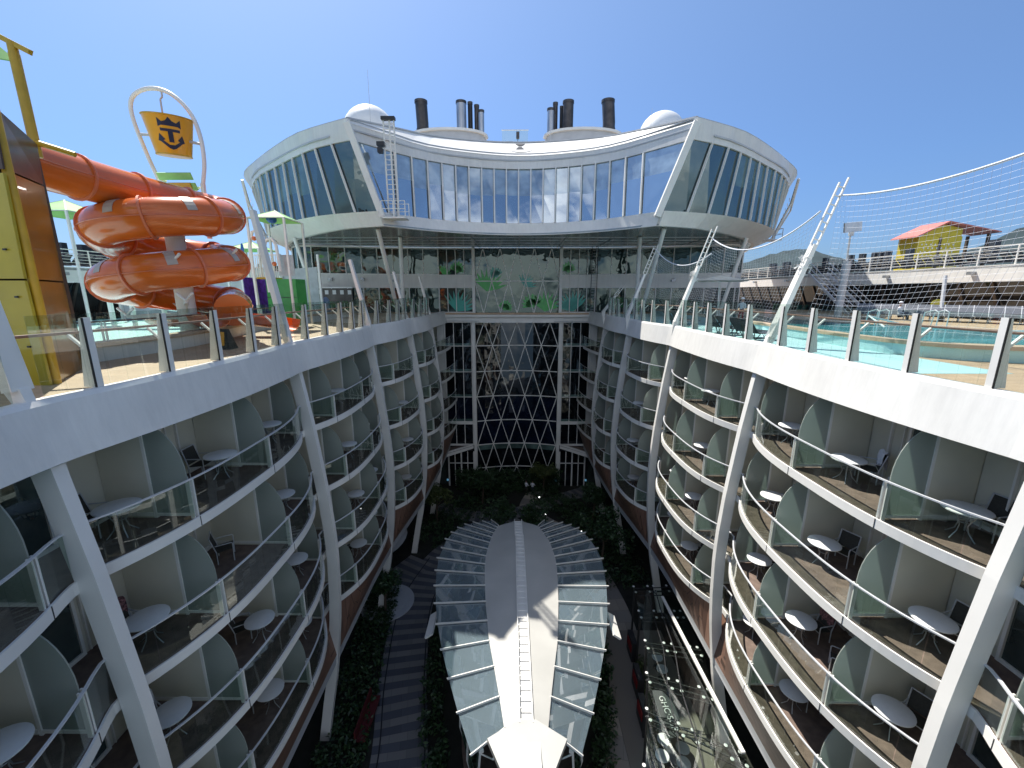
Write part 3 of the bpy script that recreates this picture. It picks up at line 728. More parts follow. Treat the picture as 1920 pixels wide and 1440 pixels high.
for i, (z0, z1) in enumerate(((4.47, 1.14), (1.14, -2.2))):
    for k in range(5):
        xm = cx0-cw+2*cw*(k+.5)/5; xa = cx0-cw+2*cw*k/5; xb2 = cx0-cw+2*cw*(k+1)/5
        segs = (((xm, z0), (xa, z1)), ((xm, z0), (xb2, z1))) if i == 0 else (((xa, z0), (xm, z1)), ((xb2, z0), (xm, z1)))
        for (p, r_) in segs: lat.beam((p[0], 44.95, p[1]), (r_[0], 44.95, r_[1]), .08, .08, (0, 1, 0))
lat.build('diamond_lattice', 'white', at)
# leaf graphics on the glass
def monstera(mb, cx_, cz, r, a0, y=45.02, lobes=9):
    def P_(a, q): return (cx_+q*math.cos(a+a0), y, cz+q*math.sin(a+a0))
    for k in range(lobes):
        a = -1.25+2.5*k/(lobes-1); q = r*(1-.25*abs(a)/1.25)
        mb.prism([P_(a-.10, r*.16), P_(a-.13, q*.8), P_(a, q), P_(a+.13, q*.8), P_(a+.10, r*.16)], (0, .006, 0))
    mb.prism([P_(-1.2, r*.5), P_(-.6, r*.55), P_(0, r*.6), P_(.6, r*.55), P_(1.2, r*.5), P_(PI, r*.1)], (0, .006, 0))
def palm(mb, cx_, cz, r, a0, y=45.02, n=9):
    for k in range(n):
        a = a0-1.0+2.0*k/(n-1); t = (cx_+r*math.cos(a), y, cz+r*math.sin(a)); w = r*.07
        mx_ = (cx_+r*.55*math.cos(a), cz+r*.55*math.sin(a)); nx, nz = -math.sin(a)*w, math.cos(a)*w
        mb.prism([(cx_, y, cz), (mx_[0]-nx, y, mx_[1]-nz), t, (mx_[0]+nx, y, mx_[1]+nz)], (0, .006, 0))
def leafpart(fn, mt_, *a, **k):
    g_ = MB(); fn(g_, *a, **k); g_.build('leaf_graphic', mt_, at)
for a in ((-6.1, 2.1, 1.15, 1.3), (5.6, 2.1, 1.1, 1.6), (1.9, -1.5, 1.5, 1.9), (-1.1, -1.8, 1.1, 1.2)): leafpart(monstera, 'leafg', *a)
for a in ((-7.6, 1.85, 1.0, .9), (-3.0, .1, 2.4, 1.3), (3.2, -2.0, 2.2, 1.4), (16.6, -.6, .9, 1.5, 44.0)): leafpart(palm, 'leafg', *a)
for a in ((-6.2, -2.0, 2.2, 1.2, 45.01), (6.2, -2.0, 2.2, 1.8, 45.01, 11), (1.0, .6, 1.4, 1.0, 45.01)): leafpart(palm, 'leaft', *a)
leafpart(monstera, 'leaft', -1.9, 1.6, 1.1, 2., 45.01)
# ladder on the right pillar
ld = empty('wall_ladder', (8.25, 44.6, -2.2), 'tall dark ladder fixed to the atrium wall right of the lattice', 'ladder')
l_ = MB()
for x in (7.95, 8.55): l_.box((x, 44.62, 1.1), (.06, .08, 6.8))
l_.build('rail', 'dark', ld); l_ = MB()
for k in range(22): l_.box((8.25, 44.62, -2.1+.3*k), (.6, .03, .03))
l_.build('rungs', 'greypaint', ld)

# ------------------------------------------------------------------ observation tower with the concave front
tw_ = empty('viewing_lounge', (.4, 36, 4.4), 'white lounge with curved wraparound windows overhanging the atrium', 'building')
F0 = [(-9.1, 30.4, 4.47), (-7.8, 31.5, 4.47), (-5.8, 33.1, 4.47), (-2.7, 34.6, 4.47), (.42, 35.15, 4.47), (3.6, 34.6, 4.47), (6.65, 33.1, 4.47), (9.75, 30.4, 4.47)]
F1 = [(-9.3, 30.25, 5.4), (-7.9, 31.8, 5.4), (-5.9, 33.5, 5.4), (-2.7, 34.9, 5.4), (.42, 35.3, 5.4), (3.6, 34.9, 5.4), (6.7, 33.4, 5.4), (9.95, 30.25, 5.4)]
F2 = [(-10.6, 29.9, 9.7), (-8.55, 32.3, 9.7), (-6.5, 34.2, 9.7), (-3.4, 35.8, 9.7), (.42, 36.5, 9.7), (4.3, 35.8, 9.7), (7.7, 34.0, 9.7), (11.4, 29.9, 9.7)]
F3 = [(-10.85, 29.8, 10.7), (-8.7, 32.1, 10.7), (-6.6, 34.4, 10.7), (-3.0, 36.0, 10.7), (.42, 36.7, 10.7), (3.9, 36.1, 10.7), (7.5, 34.4, 10.7), (11.7, 29.8, 10.7)]
F4 = [(-10.9, 29.95, 11.0), (-8.9, 33.4, 11.65), (-6.7, 36.9, 12.25), (-3.0, 39.2, 12.6), (.42, 39.9, 12.7), (3.9, 39.2, 12.6), (7.9, 36.9, 12.25), (11.75, 29.95, 11.0)]
def mir(L): return [(.84-x, y, z) for x, y, z in L]
W0 = [(-9.1, 30.4, 4.47), (-12.6, 31.9, 4.47), (-18.0, 36.7, 4.47), (-22.2, 42.1, 4.47), (-25.6, 50, 4.47)]
W1 = [(-9.3, 30.1, 5.4), (-12.3, 31.0, 5.4), (-15.3, 32.6, 5.4), (-18.9, 35.6, 5.4), (-22.3, 39.4, 5.4), (-25.6, 46, 5.4), (-27.3, 51, 5.4)]
W2 = [(-10.75, 29.85, 9.7), (-13.5, 31.2, 9.7), (-16, 33.1, 9.7), (-19.2, 35.9, 9.7), (-22.3, 38.8, 9.7), (-25.8, 43.9, 9.7), (-28.2, 50, 9.7)]
W3 = [(-10.9, 29.8, 11.0), (-13.14, 31.0, 11.0), (-15.3, 32.3, 11.0), (-18.2, 34.8, 11.0), (-22.2, 38.7, 11.0), (-25.9, 42.9, 11.0), (-29.0, 49.5, 11.0)]
N = 21
def by_x(F, top):
    c = smooth_curve(F, 160); T_ = [(p.x, p.y) for p in c]; Tz = [(p.x, p.z) for p in c]
    xl = [-8.25+17.1*k/(N-3) for k in range(N-2)]
    xl = [(.42+(x-.42)*(1.035 if top else 1.0)) for x in xl]
    xl = [max(c[0].x+.3, min(c[-1].x-.3, x)) for x in xl]
    return [c[0]]+[Vector((x, interp(T_, x), interp(Tz, x))) for x in xl]+[c[-1]]
f = [by_x(F, k > 1) for k, F in enumerate((F0, F1, F2, F3, F4))]
th = Vector((0, .25, 0))
MB().band(f[0], f[1], th).build('lower_fascia', 'hull', tw_, False)
MB().band(f[2], f[3], th).build('upper_fascia', 'hull', tw_)
MB().band([p+Vector((0, -.04, .02)) for p in f[3]], f[4], Vector((0, .2, -.2))).build('sloping_brim', 'white', tw_, True)
MB().sweep([p+Vector((0, -.08, -.35)) for p in f[3]], .08, .1).build('slot_rail', 'greypaint', tw_)
MB().sweep([p+Vector((0, 0, .04)) for p in f[4]], .16, .09).build('roof_edge', 'greypaint', tw_)
for k in range(N-1):
    a0, a1, b0, b1 = f[1][k], f[1][k+1], f[2][k], f[2][k+1]
    o = Vector((0, .12, 0)); rr = random.Random(k); hb = .46+.06*rr.random() if 3 < k < 17 else .4
    if k in (2, 7): hb = .5
    m0, m1 = b0.lerp(a0, hb), b1.lerp(a1, hb)
    pn = MB().band([a0+o, a1+o], [m0+o, m1+o], (0, .03, 0)).build('window_pane', 'skypane', tw_)
    MB().band([m0+o, m1+o], [b0+o, b1+o], (0, .03, 0)).build('blind', 'skyblind', pn)
for k in range(N):
    MB().beam(f[1][k], f[2][k], .09, .16, (0, 1, 0)).build('mullion', 'white', tw_)
for s in (-1, 1):
    g = [smooth_curve(W if s < 0 else mir(W), 17) for W in (W0, W1, W2, W3)]
    off = Vector((-s*.18, .22, 0))
    MB().band(g[0], g[1], off).build('lower_fascia', 'hull', tw_)
    MB().band(g[2], g[3], off).build('upper_fascia', 'hull', tw_)
    MB().sweep([p+Vector((s*.05, -.06, .42)) for p in g[2][1:]], .06, .1).build('slot_rail', 'greypaint', tw_)
    MB().sweep([p+Vector((s*.05, -.06, .40)) for p in g[0][2:]], .06, .1).build('slot_rail', 'greypaint', tw_)
    for k in range(16):
        a0, a1, b0, b1 = g[1][k], g[1][k+1], g[2][k], g[2][k+1]
        o = Vector((-s*.08, .1, 0)); rr = random.Random(k+50*s)
        hb = rr.choice([.55, .5, .62, .0]) if k > 2 else 0
        if hb:
            m0, m1 = b0.lerp(a0, hb), b1.lerp(a1, hb)
            pn = MB().band([a0+o, a1+o], [m0+o, m1+o], o*.3).build('window_pane', 'pane', tw_)
            MB().band([m0+o, m1+o], [b0+o, b1+o], o*.3).build('blind', 'blind', pn)
        else: MB().band([a0+o, a1+o], [b0+o, b1+o], o*.3).build('window_pane', 'pane', tw_)
    for k in range(1, 17): MB().beam(g[1][k], g[2][k], .07, .14, (s, -1, 0)).build('mullion', 'white', tw_)
    MB().beam(f[0][0 if s < 0 else -1]+Vector((0, -.05, .6)), f[3][0 if s < 0 else -1]+Vector((0, -.02, 0)), .42, .3, (0, 1, 0)).build('corner_post', 'white', tw_)
    # brackets on the outer edge
    e = g[3][12]; b = MB()
    b.tube([e+Vector((s*.2, 0, -.4)), g[2][13]+Vector((s*.5, -.3, -1.)), g[1][13]+Vector((s*.3, -.3, 0)), g[0][13]+Vector((s*.2, 0, .2))], .12, 6)
    b.tube([e+Vector((s*.5, .4, -.4)), g[2][14]+Vector((s*.9, -.3, -1.4)), g[1][14]+Vector((s*.7, -.3, .2))], .08, 6)
    for q in range(9): b.beam(g[1][13].lerp(g[2][13], q/9)+Vector((s*.4, -.3, 0)), g[1][14].lerp(g[2][14], q/9)+Vector((s*.8, -.3, 0)), .05)
    b.build('hoist_frame', 'white', tw_)
    pf = MB().box(g[0][12]+Vector((s*1.3, -.3, .55)), (1.8, 1.2, .12))
    pc_ = g[0][12]+Vector((s*1.3, -.3, .6))
    for dx in (-.9, 0, .9):
        for dy in (-.6, .6): pf.box(pc_+Vector((dx, dy, .5)), (.05, .05, 1.0))
    for z in (.5, 1.0):
        for dy in (-.6, .6): pf.box(pc_+Vector((0, dy, z)), (1.8, .04, .04))
        for dx in (-.9, .9): pf.box(pc_+Vector((dx, 0, z)), (.04, 1.2, .04))
    pf.build('service_platform', 'greypaint', tw_)
gL = smooth_curve(W0, 17); gR = smooth_curve(mir(W0), 17)
poly = [(p.x, p.y, 4.5) for p in gL[::-1]]+[(p.x, p.y, 4.5) for p in f[0][1:-1]]+[(p.x, p.y, 4.5) for p in gR]
MB().prism([(x, y, 4.52) for x, y, z in poly], (0, 0, .1)).build('soffit', 'soffit', tw_)
sl = MB()
for y in (37, 39, 41, 43): 
    hwid = interp([(30, 9), (32, 12.4), (37, 18), (42, 22), (50, 25)], y)-.4
    sl.box((.42, y, 4.5), (2*hwid, .05, .04))
for x in range(-16, 18, 4): sl.box((x+.4, (36+abs(x)*.1+45)/2, 4.5), (.05, 8.4, .03))
sl.build('soffit_seam', 'grey', tw_)
g3L = smooth_curve(W3, 17); g3R = smooth_curve(mir(W3), 17)
MB().prism([(p.x, p.y, 10.95) for p in g3L[::-1]]+[(p.x, p.y+.3, 10.95) for p in f[3][1:-1]]+[(p.x, p.y, 10.95) for p in g3R], (0, 0, .05)).build('flat_roof', 'greypaint', tw_)
MB().prism([(p.x, p.y, 12.3) for p in f[4][3:-3]]+[(9, 50, 12.3), (-9, 50, 12.3)], (0, 0, .1)).build('raised_roof', 'greypaint', tw_)
for s in (-1, 1):
    for (x, y, x2, y2) in ((10.3, 31.6, 10.9, 38), (10.0, 36.5, 10.6, 38.5), (19.2, 37.2, 18.4, 39)):
        MB().tube([(.42+s*x, y, 4.5), (.42+s*x2, y2, -2.1)], .17, 10).build('raking_column', 'white', tw_, True)
# window hoist with a ladder on the left of the front
hb = empty('cleaning_gantry', (-8.4, 30.4, 5), 'white ladder gantry with caged platform left of the curved lounge windows', 'gantry')
l_ = MB()
for x in (-8.75, -8.35, -8.05): l_.beam((x-.05, 30.9, 5.0), (x+.1, 30.3, 11.1), .09)
l_.build('upright', 'white', hb); l_ = MB()
for k in range(20): l_.beam((-8.8+.007*k, 30.9-.03*k, 5.1+.3*k), (-8.05+.007*k, 30.9-.03*k, 5.1+.3*k), .04)
l_.build('rungs', 'white', hb)
l_ = MB().box((-8.2, 30.4, 4.95), (1.6, 1.1, .1))
for dx in (-.8, 0, .8):
    for dy in (-.55, .55): l_.box((-8.2+dx, 30.4+dy, 5.5), (.05, .05, 1.0))
for z in (.55, 1.05):
    for dy in (-.55, .55): l_.box((-8.2, 30.4+dy, 4.95+z), (1.6, .04, .04))
l_.build('platform', 'white', hb)
l_ = MB().box((-8.9, 30.4, 9.6), (.5, .5, .25)).box((-8.95, 30.3, 9.2), (.3, .4, .3)).box((-8.3, 30.25, 11.1), (.9, .35, .18)); l_.build('motor', 'dark', hb)
# emblem on the brim: thin dark arc with a small crown foot
em = MB()
br = lambda x, t: (x, 36.75+3.2*t, 10.74+2.0*t+.03)
em.tube([br(-1.0+3.0*k/14, .62-.42*math.sin(PI*k/14)**.7) for k in range(15)], .035, 5)
em.prism([br(.1, .45), br(.75, .45), br(.55, .62), br(.3, .62)], (0, 0, .03)); em.prism([br(.05, .85), br(.85, .85), br(.6, .70), br(.3, .70)], (0, 0, .03))
em.build('emblem', 'dark', tw_)

# roof top things
for x, y, z, r, lab in ((-12.6, 40, 13.4, 2.25, 'large white radome on the left of the lounge roof'), (14.0, 44, 14.5, 2.15, 'white radome half hidden behind the right roof corner')):
    d_ = empty('radome', (x, y, 11), lab, 'dome', 'white satellite domes')
    MB().blob((x, y, z), r, 36).build('dome_shell', 'dome', d_, True)
    MB().lathe((x, y, 11), [(1.5, 0), (1.5, z-11-r*.6)], 20).build('dome_base', 'greypaint', d_)
for x_, y_, h_, lb in ((-11.6, 37, 17.0, 'thin whip aerial beside the left radome'), (3.2, 42, 14.4, 'short thin aerial right of the roof screen'), (-3.4, 42, 14.1, 'short thin aerial left of the roof screen'), (12.3, 42, 16.2, 'thin whip aerial beside the right radome')):
    e_ = empty('aerial', (x_, y_, 11), lb, 'aerial', 'aerials on the lounge roof')
    MB().tube([(x_, y_, 11), (x_+.05, y_, h_)], .03, 5, r2=.012).build('whip', 'greypaint', e_); MB().box((x_, y_, 12.3), (.16, .16, .9)).build('aerial_base', 'stackdark', e_)
FN = [(-14.0, 1.02, 28.0, 'stackdark', -.4), (-8.1, .85, 27.9, 'stack', 0), (-6.85, .42, 28.2, 'dark', 0), (-5.85, .42, 27.8, 'stackdark', 0), (-5.1, .5, 26.7, 'stack', 0), (5.4, .62, 26.9, 'stack', 0), (6.15, .42, 28.1, 'stackdark', 0), (7.1, .3, 27.6, 'dark', 0), (8.0, .9, 27.9, 'stackdark', 0), (14.2, 1.05, 28.0, 'stackdark', -.9)]
FLB = ['wide dark exhaust pipe standing alone left of the funnel clusters', 'bright steel exhaust pipe, widest of the left funnel cluster', 'thin black exhaust pipe in the middle of the left cluster', 'slim dark exhaust pipe right of the black one, left cluster', 'shorter steel exhaust pipe at the right end of the left cluster', 'shorter bright steel exhaust pipe at the left end of the right cluster', 'slim dark exhaust pipe beside the short steel one, right cluster', 'thin black exhaust pipe in the middle of the right cluster', 'widest dark exhaust pipe of the right funnel cluster', 'wide brown exhaust pipe standing alone right of the clusters']
for (x, r, z, mt_, ln), lb in zip(FN, FLB):
    y = 70 + (1 if r < .5 else 0)
    e_ = empty('exhaust_pipe', (x, y, 14), lb, 'funnel', 'exhaust pipes behind the roof')
    r *= .88
    MB().tube([(x, y, 14), (x, y, z-3), (x+ln*.3, y, z)], r, 20).build('pipe', mt_, e_, True)
    MB().tube([(x+ln*.3, y, z-.3), (x+ln*.3, y, z+.05)], r*1.08, 20).tube([(x, y, z-4), (x, y, z-3.8)], r*1.06, 20).build('collar', 'stackdark', e_)
for s in (-1, 1):
    e_ = empty('funnel_casing', (.1+s*8.3, 58, 14), f'low white funnel casing ring below the {SIDE[s]} exhaust pipes', 'funnel casing', 'funnel casings')
    pl = [(.1+s*(3.7+4.8*(1-math.cos(PI*k/14)))+0, 58-1.2*math.sin(PI*k/14), 0) for k in range(15)]
    hgt = [18.9+.75*math.sin(PI*k/14)**.6 for k in range(15)]
    MB().band([(x, y, 14) for x, y, _ in pl], [(x, y, h) for (x, y, _), h in zip(pl, hgt)], (0, .3, 0)).build('casing_wall', 'greypaint', e_)
    MB().sweep([(x, y-.05, h) for (x, y, _), h in zip(pl, hgt)], .5, .28).build('casing_rim', 'white', e_)
e_ = empty('roof_screen', (0, 40.6, 12.4), 'small glass screen frame with grey box at the roof centre', 'screen')
MB().box((0, 40.6, 13.1), (2.3, .03, 1.6)).build('screen_glass', 'glass', e_)
MB().box((0, 40.6, 13.95), (2.4, .06, .06)).build('top_bar', 'white', e_); MB().box((.25, 40.5, 13.5), (.28, .2, .55)).box((0.25, 40.5, 12.9), (.05, .05, .8)).box((-.5, 40.5, 12.98), (.6, .1, .06)).build('sensor_box', 'stackdark', e_)

# ------------------------------------------------------------------ garden below
GZ = -22.
tag(MB().box((.3, 21, GZ-.2), (28, 50, .4)).build('garden_ground', 'soil'), kind='structure')
def path(name, pts, w, mat, z):
    pts = smooth_curve([(x, y, 0) for x, y in pts], 60); m_ = MB(); uv = []; L = 0; vs = []
    for i, p in enumerate(pts):
        if i: L += (p-pts[i-1]).length
        d = (pts[min(i+1, 59)]-pts[max(i-1, 0)]).normalized(); n = Vector((-d.y, d.x, 0)); ww = w(i/59) if callable(w) else w
        for q in (-1, 1): vs.append((p.x+n.x*q*ww/2, p.y+n.y*q*ww/2, z)); uv.append((q*ww/2, L))
    m_.add(vs, [(2*i, 2*i+1, 2*i+3, 2*i+2) for i in range(59)]); m_.uv = uv
    return tag(m_.build(name, mat, fix=False), kind='structure')
path('garden_path', [(-5.0, 8), (-5.5, 15.3), (-6.5, 20), (-7.2, 26), (-6.2, 31), (-3.5, 35), (0, 38)], 2.7, 'path', GZ+.03)
path('garden_path', [(4.6, 8), (5.2, 15.3), (6.3, 19), (7.2, 24), (6.4, 30), (4.5, 35), (1.5, 39), (2.5, 43.5)], 1.9, 'pathr', GZ+.034)
path('garden_path', [(-8, 40), (-4.5, 38), (0, 38.6), (4, 41), (8.3, 43.6)], 2.0, 'path', GZ+.038)
path('garden_path', [(-9.3, 27.5), (-8.9, 29), (-7.8, 31)], 2.4, 'path', GZ+.042)
for off, lab in ((-1.22, 'a'), (1.0, 'b')):
    pts = smooth_curve([(-5.0, 8, 0), (-5.5, 15.3, 0), (-6.5, 20, 0), (-7.2, 26, 0), (-6.2, 31, 0)], 50)
    q = []
    for i, p in enumerate(pts):
        d = (pts[min(i+1, 49)]-pts[max(i-1, 0)]).normalized(); q.append((p.x-d.y*off, p.y+d.x*off, GZ+.04))
    tag(MB().sweep(q, .07, .012).build('drain_channel', 'rubber'), 'thin black drainage strip along the left path, ' + ('inner line' if lab == 'a' else 'outer line'), 'drain')
# leaf masses
def leaves(mb, c, r, n, size, rr):
    for _ in range(n):
        while True:
            v = Vector((rr.uniform(-1, 1), rr.uniform(-1, 1), rr.uniform(-1, 1)))
            if .25 < v.length < 1: break
        v = Vector(c)+Vector((v.x*r[0], v.y*r[1], v.z*r[2])); sz = size*rr.uniform(.6, 1.4)
        a = Vector((rr.uniform(-1, 1), rr.uniform(-1, 1), rr.uniform(-.6, .6))).normalized(); b = a.cross(Vector((rr.uniform(-1, 1), rr.uniform(-1, 1), rr.uniform(.2, 1)))).normalized()
        k = len(mb.v); mb.v += [tuple(v-a*sz), tuple(v+b*sz*.45), tuple(v+a*sz), tuple(v-b*sz*.45)]; mb.f.append((k, k+1, k+2, k+3))
rr = random.Random(11)
def bed(name, pts, w, h, n, mat='foliage'):
    m_ = MB(); P_ = smooth_curve([(x, y, 0) for x, y in pts], 40)
    for _ in range(n):
        p = rr.choice(P_); leaves(m_, (p.x+rr.uniform(-w/2, w/2), p.y+rr.uniform(-.5, .5), GZ+h*rr.random()*.8), (.28, .28, .22), 9, .12, rr)
    return tag(m_.build(name, mat, fix=False), kind='stuff')
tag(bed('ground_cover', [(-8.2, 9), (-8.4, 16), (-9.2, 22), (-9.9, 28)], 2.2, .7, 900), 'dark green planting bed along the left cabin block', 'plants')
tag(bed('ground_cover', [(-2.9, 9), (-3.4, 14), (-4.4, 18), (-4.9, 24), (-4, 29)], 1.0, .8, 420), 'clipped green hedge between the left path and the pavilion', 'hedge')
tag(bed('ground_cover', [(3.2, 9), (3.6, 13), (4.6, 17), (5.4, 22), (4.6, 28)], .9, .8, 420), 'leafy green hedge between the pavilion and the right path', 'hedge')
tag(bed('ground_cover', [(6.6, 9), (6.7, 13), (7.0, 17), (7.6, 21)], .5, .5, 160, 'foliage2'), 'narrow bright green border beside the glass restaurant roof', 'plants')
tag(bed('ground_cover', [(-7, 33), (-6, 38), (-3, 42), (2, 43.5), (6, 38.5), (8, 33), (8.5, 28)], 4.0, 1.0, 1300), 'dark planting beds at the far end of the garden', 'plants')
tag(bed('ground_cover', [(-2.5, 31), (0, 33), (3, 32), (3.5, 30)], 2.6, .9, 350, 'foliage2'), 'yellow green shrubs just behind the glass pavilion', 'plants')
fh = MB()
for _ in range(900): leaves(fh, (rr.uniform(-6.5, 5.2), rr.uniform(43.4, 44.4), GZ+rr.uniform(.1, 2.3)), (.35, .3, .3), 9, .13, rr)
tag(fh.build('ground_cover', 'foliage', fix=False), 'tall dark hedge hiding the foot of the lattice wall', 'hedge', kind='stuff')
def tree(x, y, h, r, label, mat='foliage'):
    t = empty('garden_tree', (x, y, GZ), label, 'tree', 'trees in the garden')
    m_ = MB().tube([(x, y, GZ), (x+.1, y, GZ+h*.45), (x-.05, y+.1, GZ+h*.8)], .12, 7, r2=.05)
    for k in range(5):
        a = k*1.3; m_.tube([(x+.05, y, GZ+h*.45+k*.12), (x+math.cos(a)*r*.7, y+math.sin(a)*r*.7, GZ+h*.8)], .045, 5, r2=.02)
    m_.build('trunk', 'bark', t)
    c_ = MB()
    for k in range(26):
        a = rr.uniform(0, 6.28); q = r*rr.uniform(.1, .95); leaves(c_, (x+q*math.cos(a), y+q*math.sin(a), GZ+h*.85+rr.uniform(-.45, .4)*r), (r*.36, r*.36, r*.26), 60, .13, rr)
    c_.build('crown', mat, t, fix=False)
tree(-1.4, 33.5, 3.4, 1.6, 'round dark tree behind the left shoulder of the glass pavilion')
tree(1.9, 33.8, 3.2, 1.5, 'round dark tree behind the right shoulder of the glass pavilion')
tree(7.2, 30.5, 4.2, 2.1, 'broad dark tree right of the pavilion by the cabin block')
tree(-3.4, 40.5, 3.6, 1.7, 'dark tree left of the far path below the lattice')
tree(3.2, 43.2, 3.0, 1.3, 'small tree at the foot of the lattice wall', 'foliage2')
tree(-7.6, 36.8, 3.8, 1.6, 'dark tree at the far left corner of the garden', 'foliage2')
tree(7.7, 37.2, 3.4, 1.4, 'dark tree at the far right corner of the garden')
tree(-9.0, 24.8, 3.2, 1.2, 'slim tree standing between the left cabins and the striped path')
# circular seat terrace
ct = tag(MB().lathe((-9.2, 26, GZ), [(1.9, .0), (1.9, .10), (1.5, .10), (1.5, .07), (1.35, .07), (1.35, .12), (.02, .12)], 36).build('round_terrace', 'greypaint'), 'round grey paved terrace with inlaid rings on the left of the garden', 'terrace')
up_ = empty('shell_canopy', (-9.6, 29.5, GZ), 'large dark shell shaped canopy over the left garden edge', 'canopy')
m_ = MB(); R_ = []
for i in range(9):
    a = -1.2+2.4*i/8; R_.append([(-10.6+2.1*q*math.cos(a*.9), 29.2+2.4*q*math.sin(a), GZ+3.2+.35*math.cos(a)-.3*q*q) for q in (.05, .35, .7, 1)])
vs = [p for r in R_ for p in r]; m_.add(vs, [(i*4+j, i*4+j+1, i*4+5+j, i*4+4+j) for i in range(8) for j in range(3)]); m_.add([(x, y, z-.05) for x, y, z in vs], [(i*4+j, i*4+j+1, i*4+5+j, i*4+4+j) for i in range(8) for j in range(3)])
m_.build('shell', 'greypaint', up_); MB().tube([(-10.4, 29.2, GZ), (-10.0, 29.2, GZ+3.2)], .1, 8).build('stem', 'greypaint', up_)
m_ = empty('garden_bench', (-8.1, 17.3, GZ), 'dark red bench in the left planting bed beside the striped path', 'bench')
MB().box((-7.55, 17.3, GZ+.45), (.5, 2.4, .08)).build('seat', 'benchred', m_); MB().box((-7.8, 17.3, GZ+.75), (.08, 2.4, .5)).build('backrest', 'benchred', m_)
for yy in (16.3, 18.3): MB().box((-7.55, yy, GZ+.2), (.45, .08, .42)).build('leg', 'dark', m_)
lm = MB()
for i, (x, y) in enumerate(((2.6, 40.0), (3.0, 36.5), (6.0, 33.6))):
    e_ = empty('garden_light', (x, y, GZ), ['small lit garden globe farthest back by the path', 'small lit garden globe in the middle of the far beds', 'bright small garden globe closest to the pavilion'][i], 'lamp', 'small garden lights')
    MB().box((x, y, GZ+.5), (.05, .05, 1.0)).build('stake', 'dark', e_)
    mm, nt_, ou_ = new_mat('lit_globe'); ee = nt_.nodes.new('ShaderNodeEmission'); ee.inputs[1].default_value = 2.5; nt_.links.new(ee.outputs[0], ou_.inputs[0])
    MB().blob((x, y, GZ+1.05), .07, 8).build('globe', mm, e_, True)

# ------------------------------------------------------------------ glass pavilion with white spine roof
pv = empty('glass_pavilion', (.4, 18, GZ), 'egg shaped glass pavilion with a white spine roof and ribs', 'building')
SPL = [(.35-.55, 26.2), (-1.1, 25.6), (-1.5, 23.6), (-1.68, 21.6), (-1.66, 20.4), (-1.54, 19.0), (-1.43, 17.85), (-1.27, 16.64), (-1.11, 15.5), (-.84, 14.27), (-.57, 13.0), (-.36, 11.9)]
xcp = lambda y: .37+.07*(19-y)/8 - (.05 if y > 24 else 0)
SPw = [(y, xcp(y)-x) for x, y in SPL][::-1]
TPw = [(10.9, 1.35), (11.57, 1.95), (12.96, 2.65), (14.36, 3.22), (15.78, 3.75), (17.24, 4.22), (18.6, 4.55), (19.93, 4.8), (21.24, 4.98), (22.44, 5.07), (23.54, 5.0), (24.6, 4.86), (25.6, 4.6), (26.4, 4.15), (27.1, 3.3), (27.5, 2.3), (27.7, 1.4)]
def zsp(y): return -15.0-.012*(y-19)**2 if y > 19 else -15.0-.004*(19-y)**2
yy = [11.9+(26.2-11.9)*k/40 for k in range(41)]
for s in (-1, 1):
    A = [(xcp(y)+s*interp(SPw, y), y, zsp(y)) for y in yy]; B = [(xcp(y)+s*.27, y, zsp(y)+.13+(.0)) for y in yy]
    MB().band(A, B, (0, 0, -.12)).build('spine_roof', 'spinepaint', pv, True)
MB().band([(xcp(y)-.27, y, zsp(y)+.06) for y in yy], [(xcp(y)+.27, y, zsp(y)+.06) for y in yy], (0, 0, -.1)).build('spine_gutter', 'white', pv)
l_ = MB()
for s in (-1, 1): l_.sweep([(xcp(y)+s*.24, y, zsp(y)+.2) for y in yy], .04, .05)
k = 0; y = 12.0
while y < 26: l_.box((xcp(y), y, zsp(y)+.2), (.48, .035, .035)); y += .42
l_.build('ladder', 'white', pv)
# nose
MB().prism([(.15, 12.0, -15.2), (.78, 12.0, -15.2), (1.83, 11.4, -15.28), (1.25, 10.35, -15.4), (.85, 9.0, -15.55), (.1, 9.0, -15.55), (-.35, 10.35, -15.4), (-.93, 11.4, -15.28)], (0, 0, .22)).build('nose_plate', 'spinepaint', pv)
MB().box((.47, 10.55, -15.08), (.85, 1.4, .07)).box((.62, 11.05, -15.03), (.02, .02, .05)).box((.3, 11.05, -15.03), (.02, .02, .05)).build('hatch', 'white', pv)
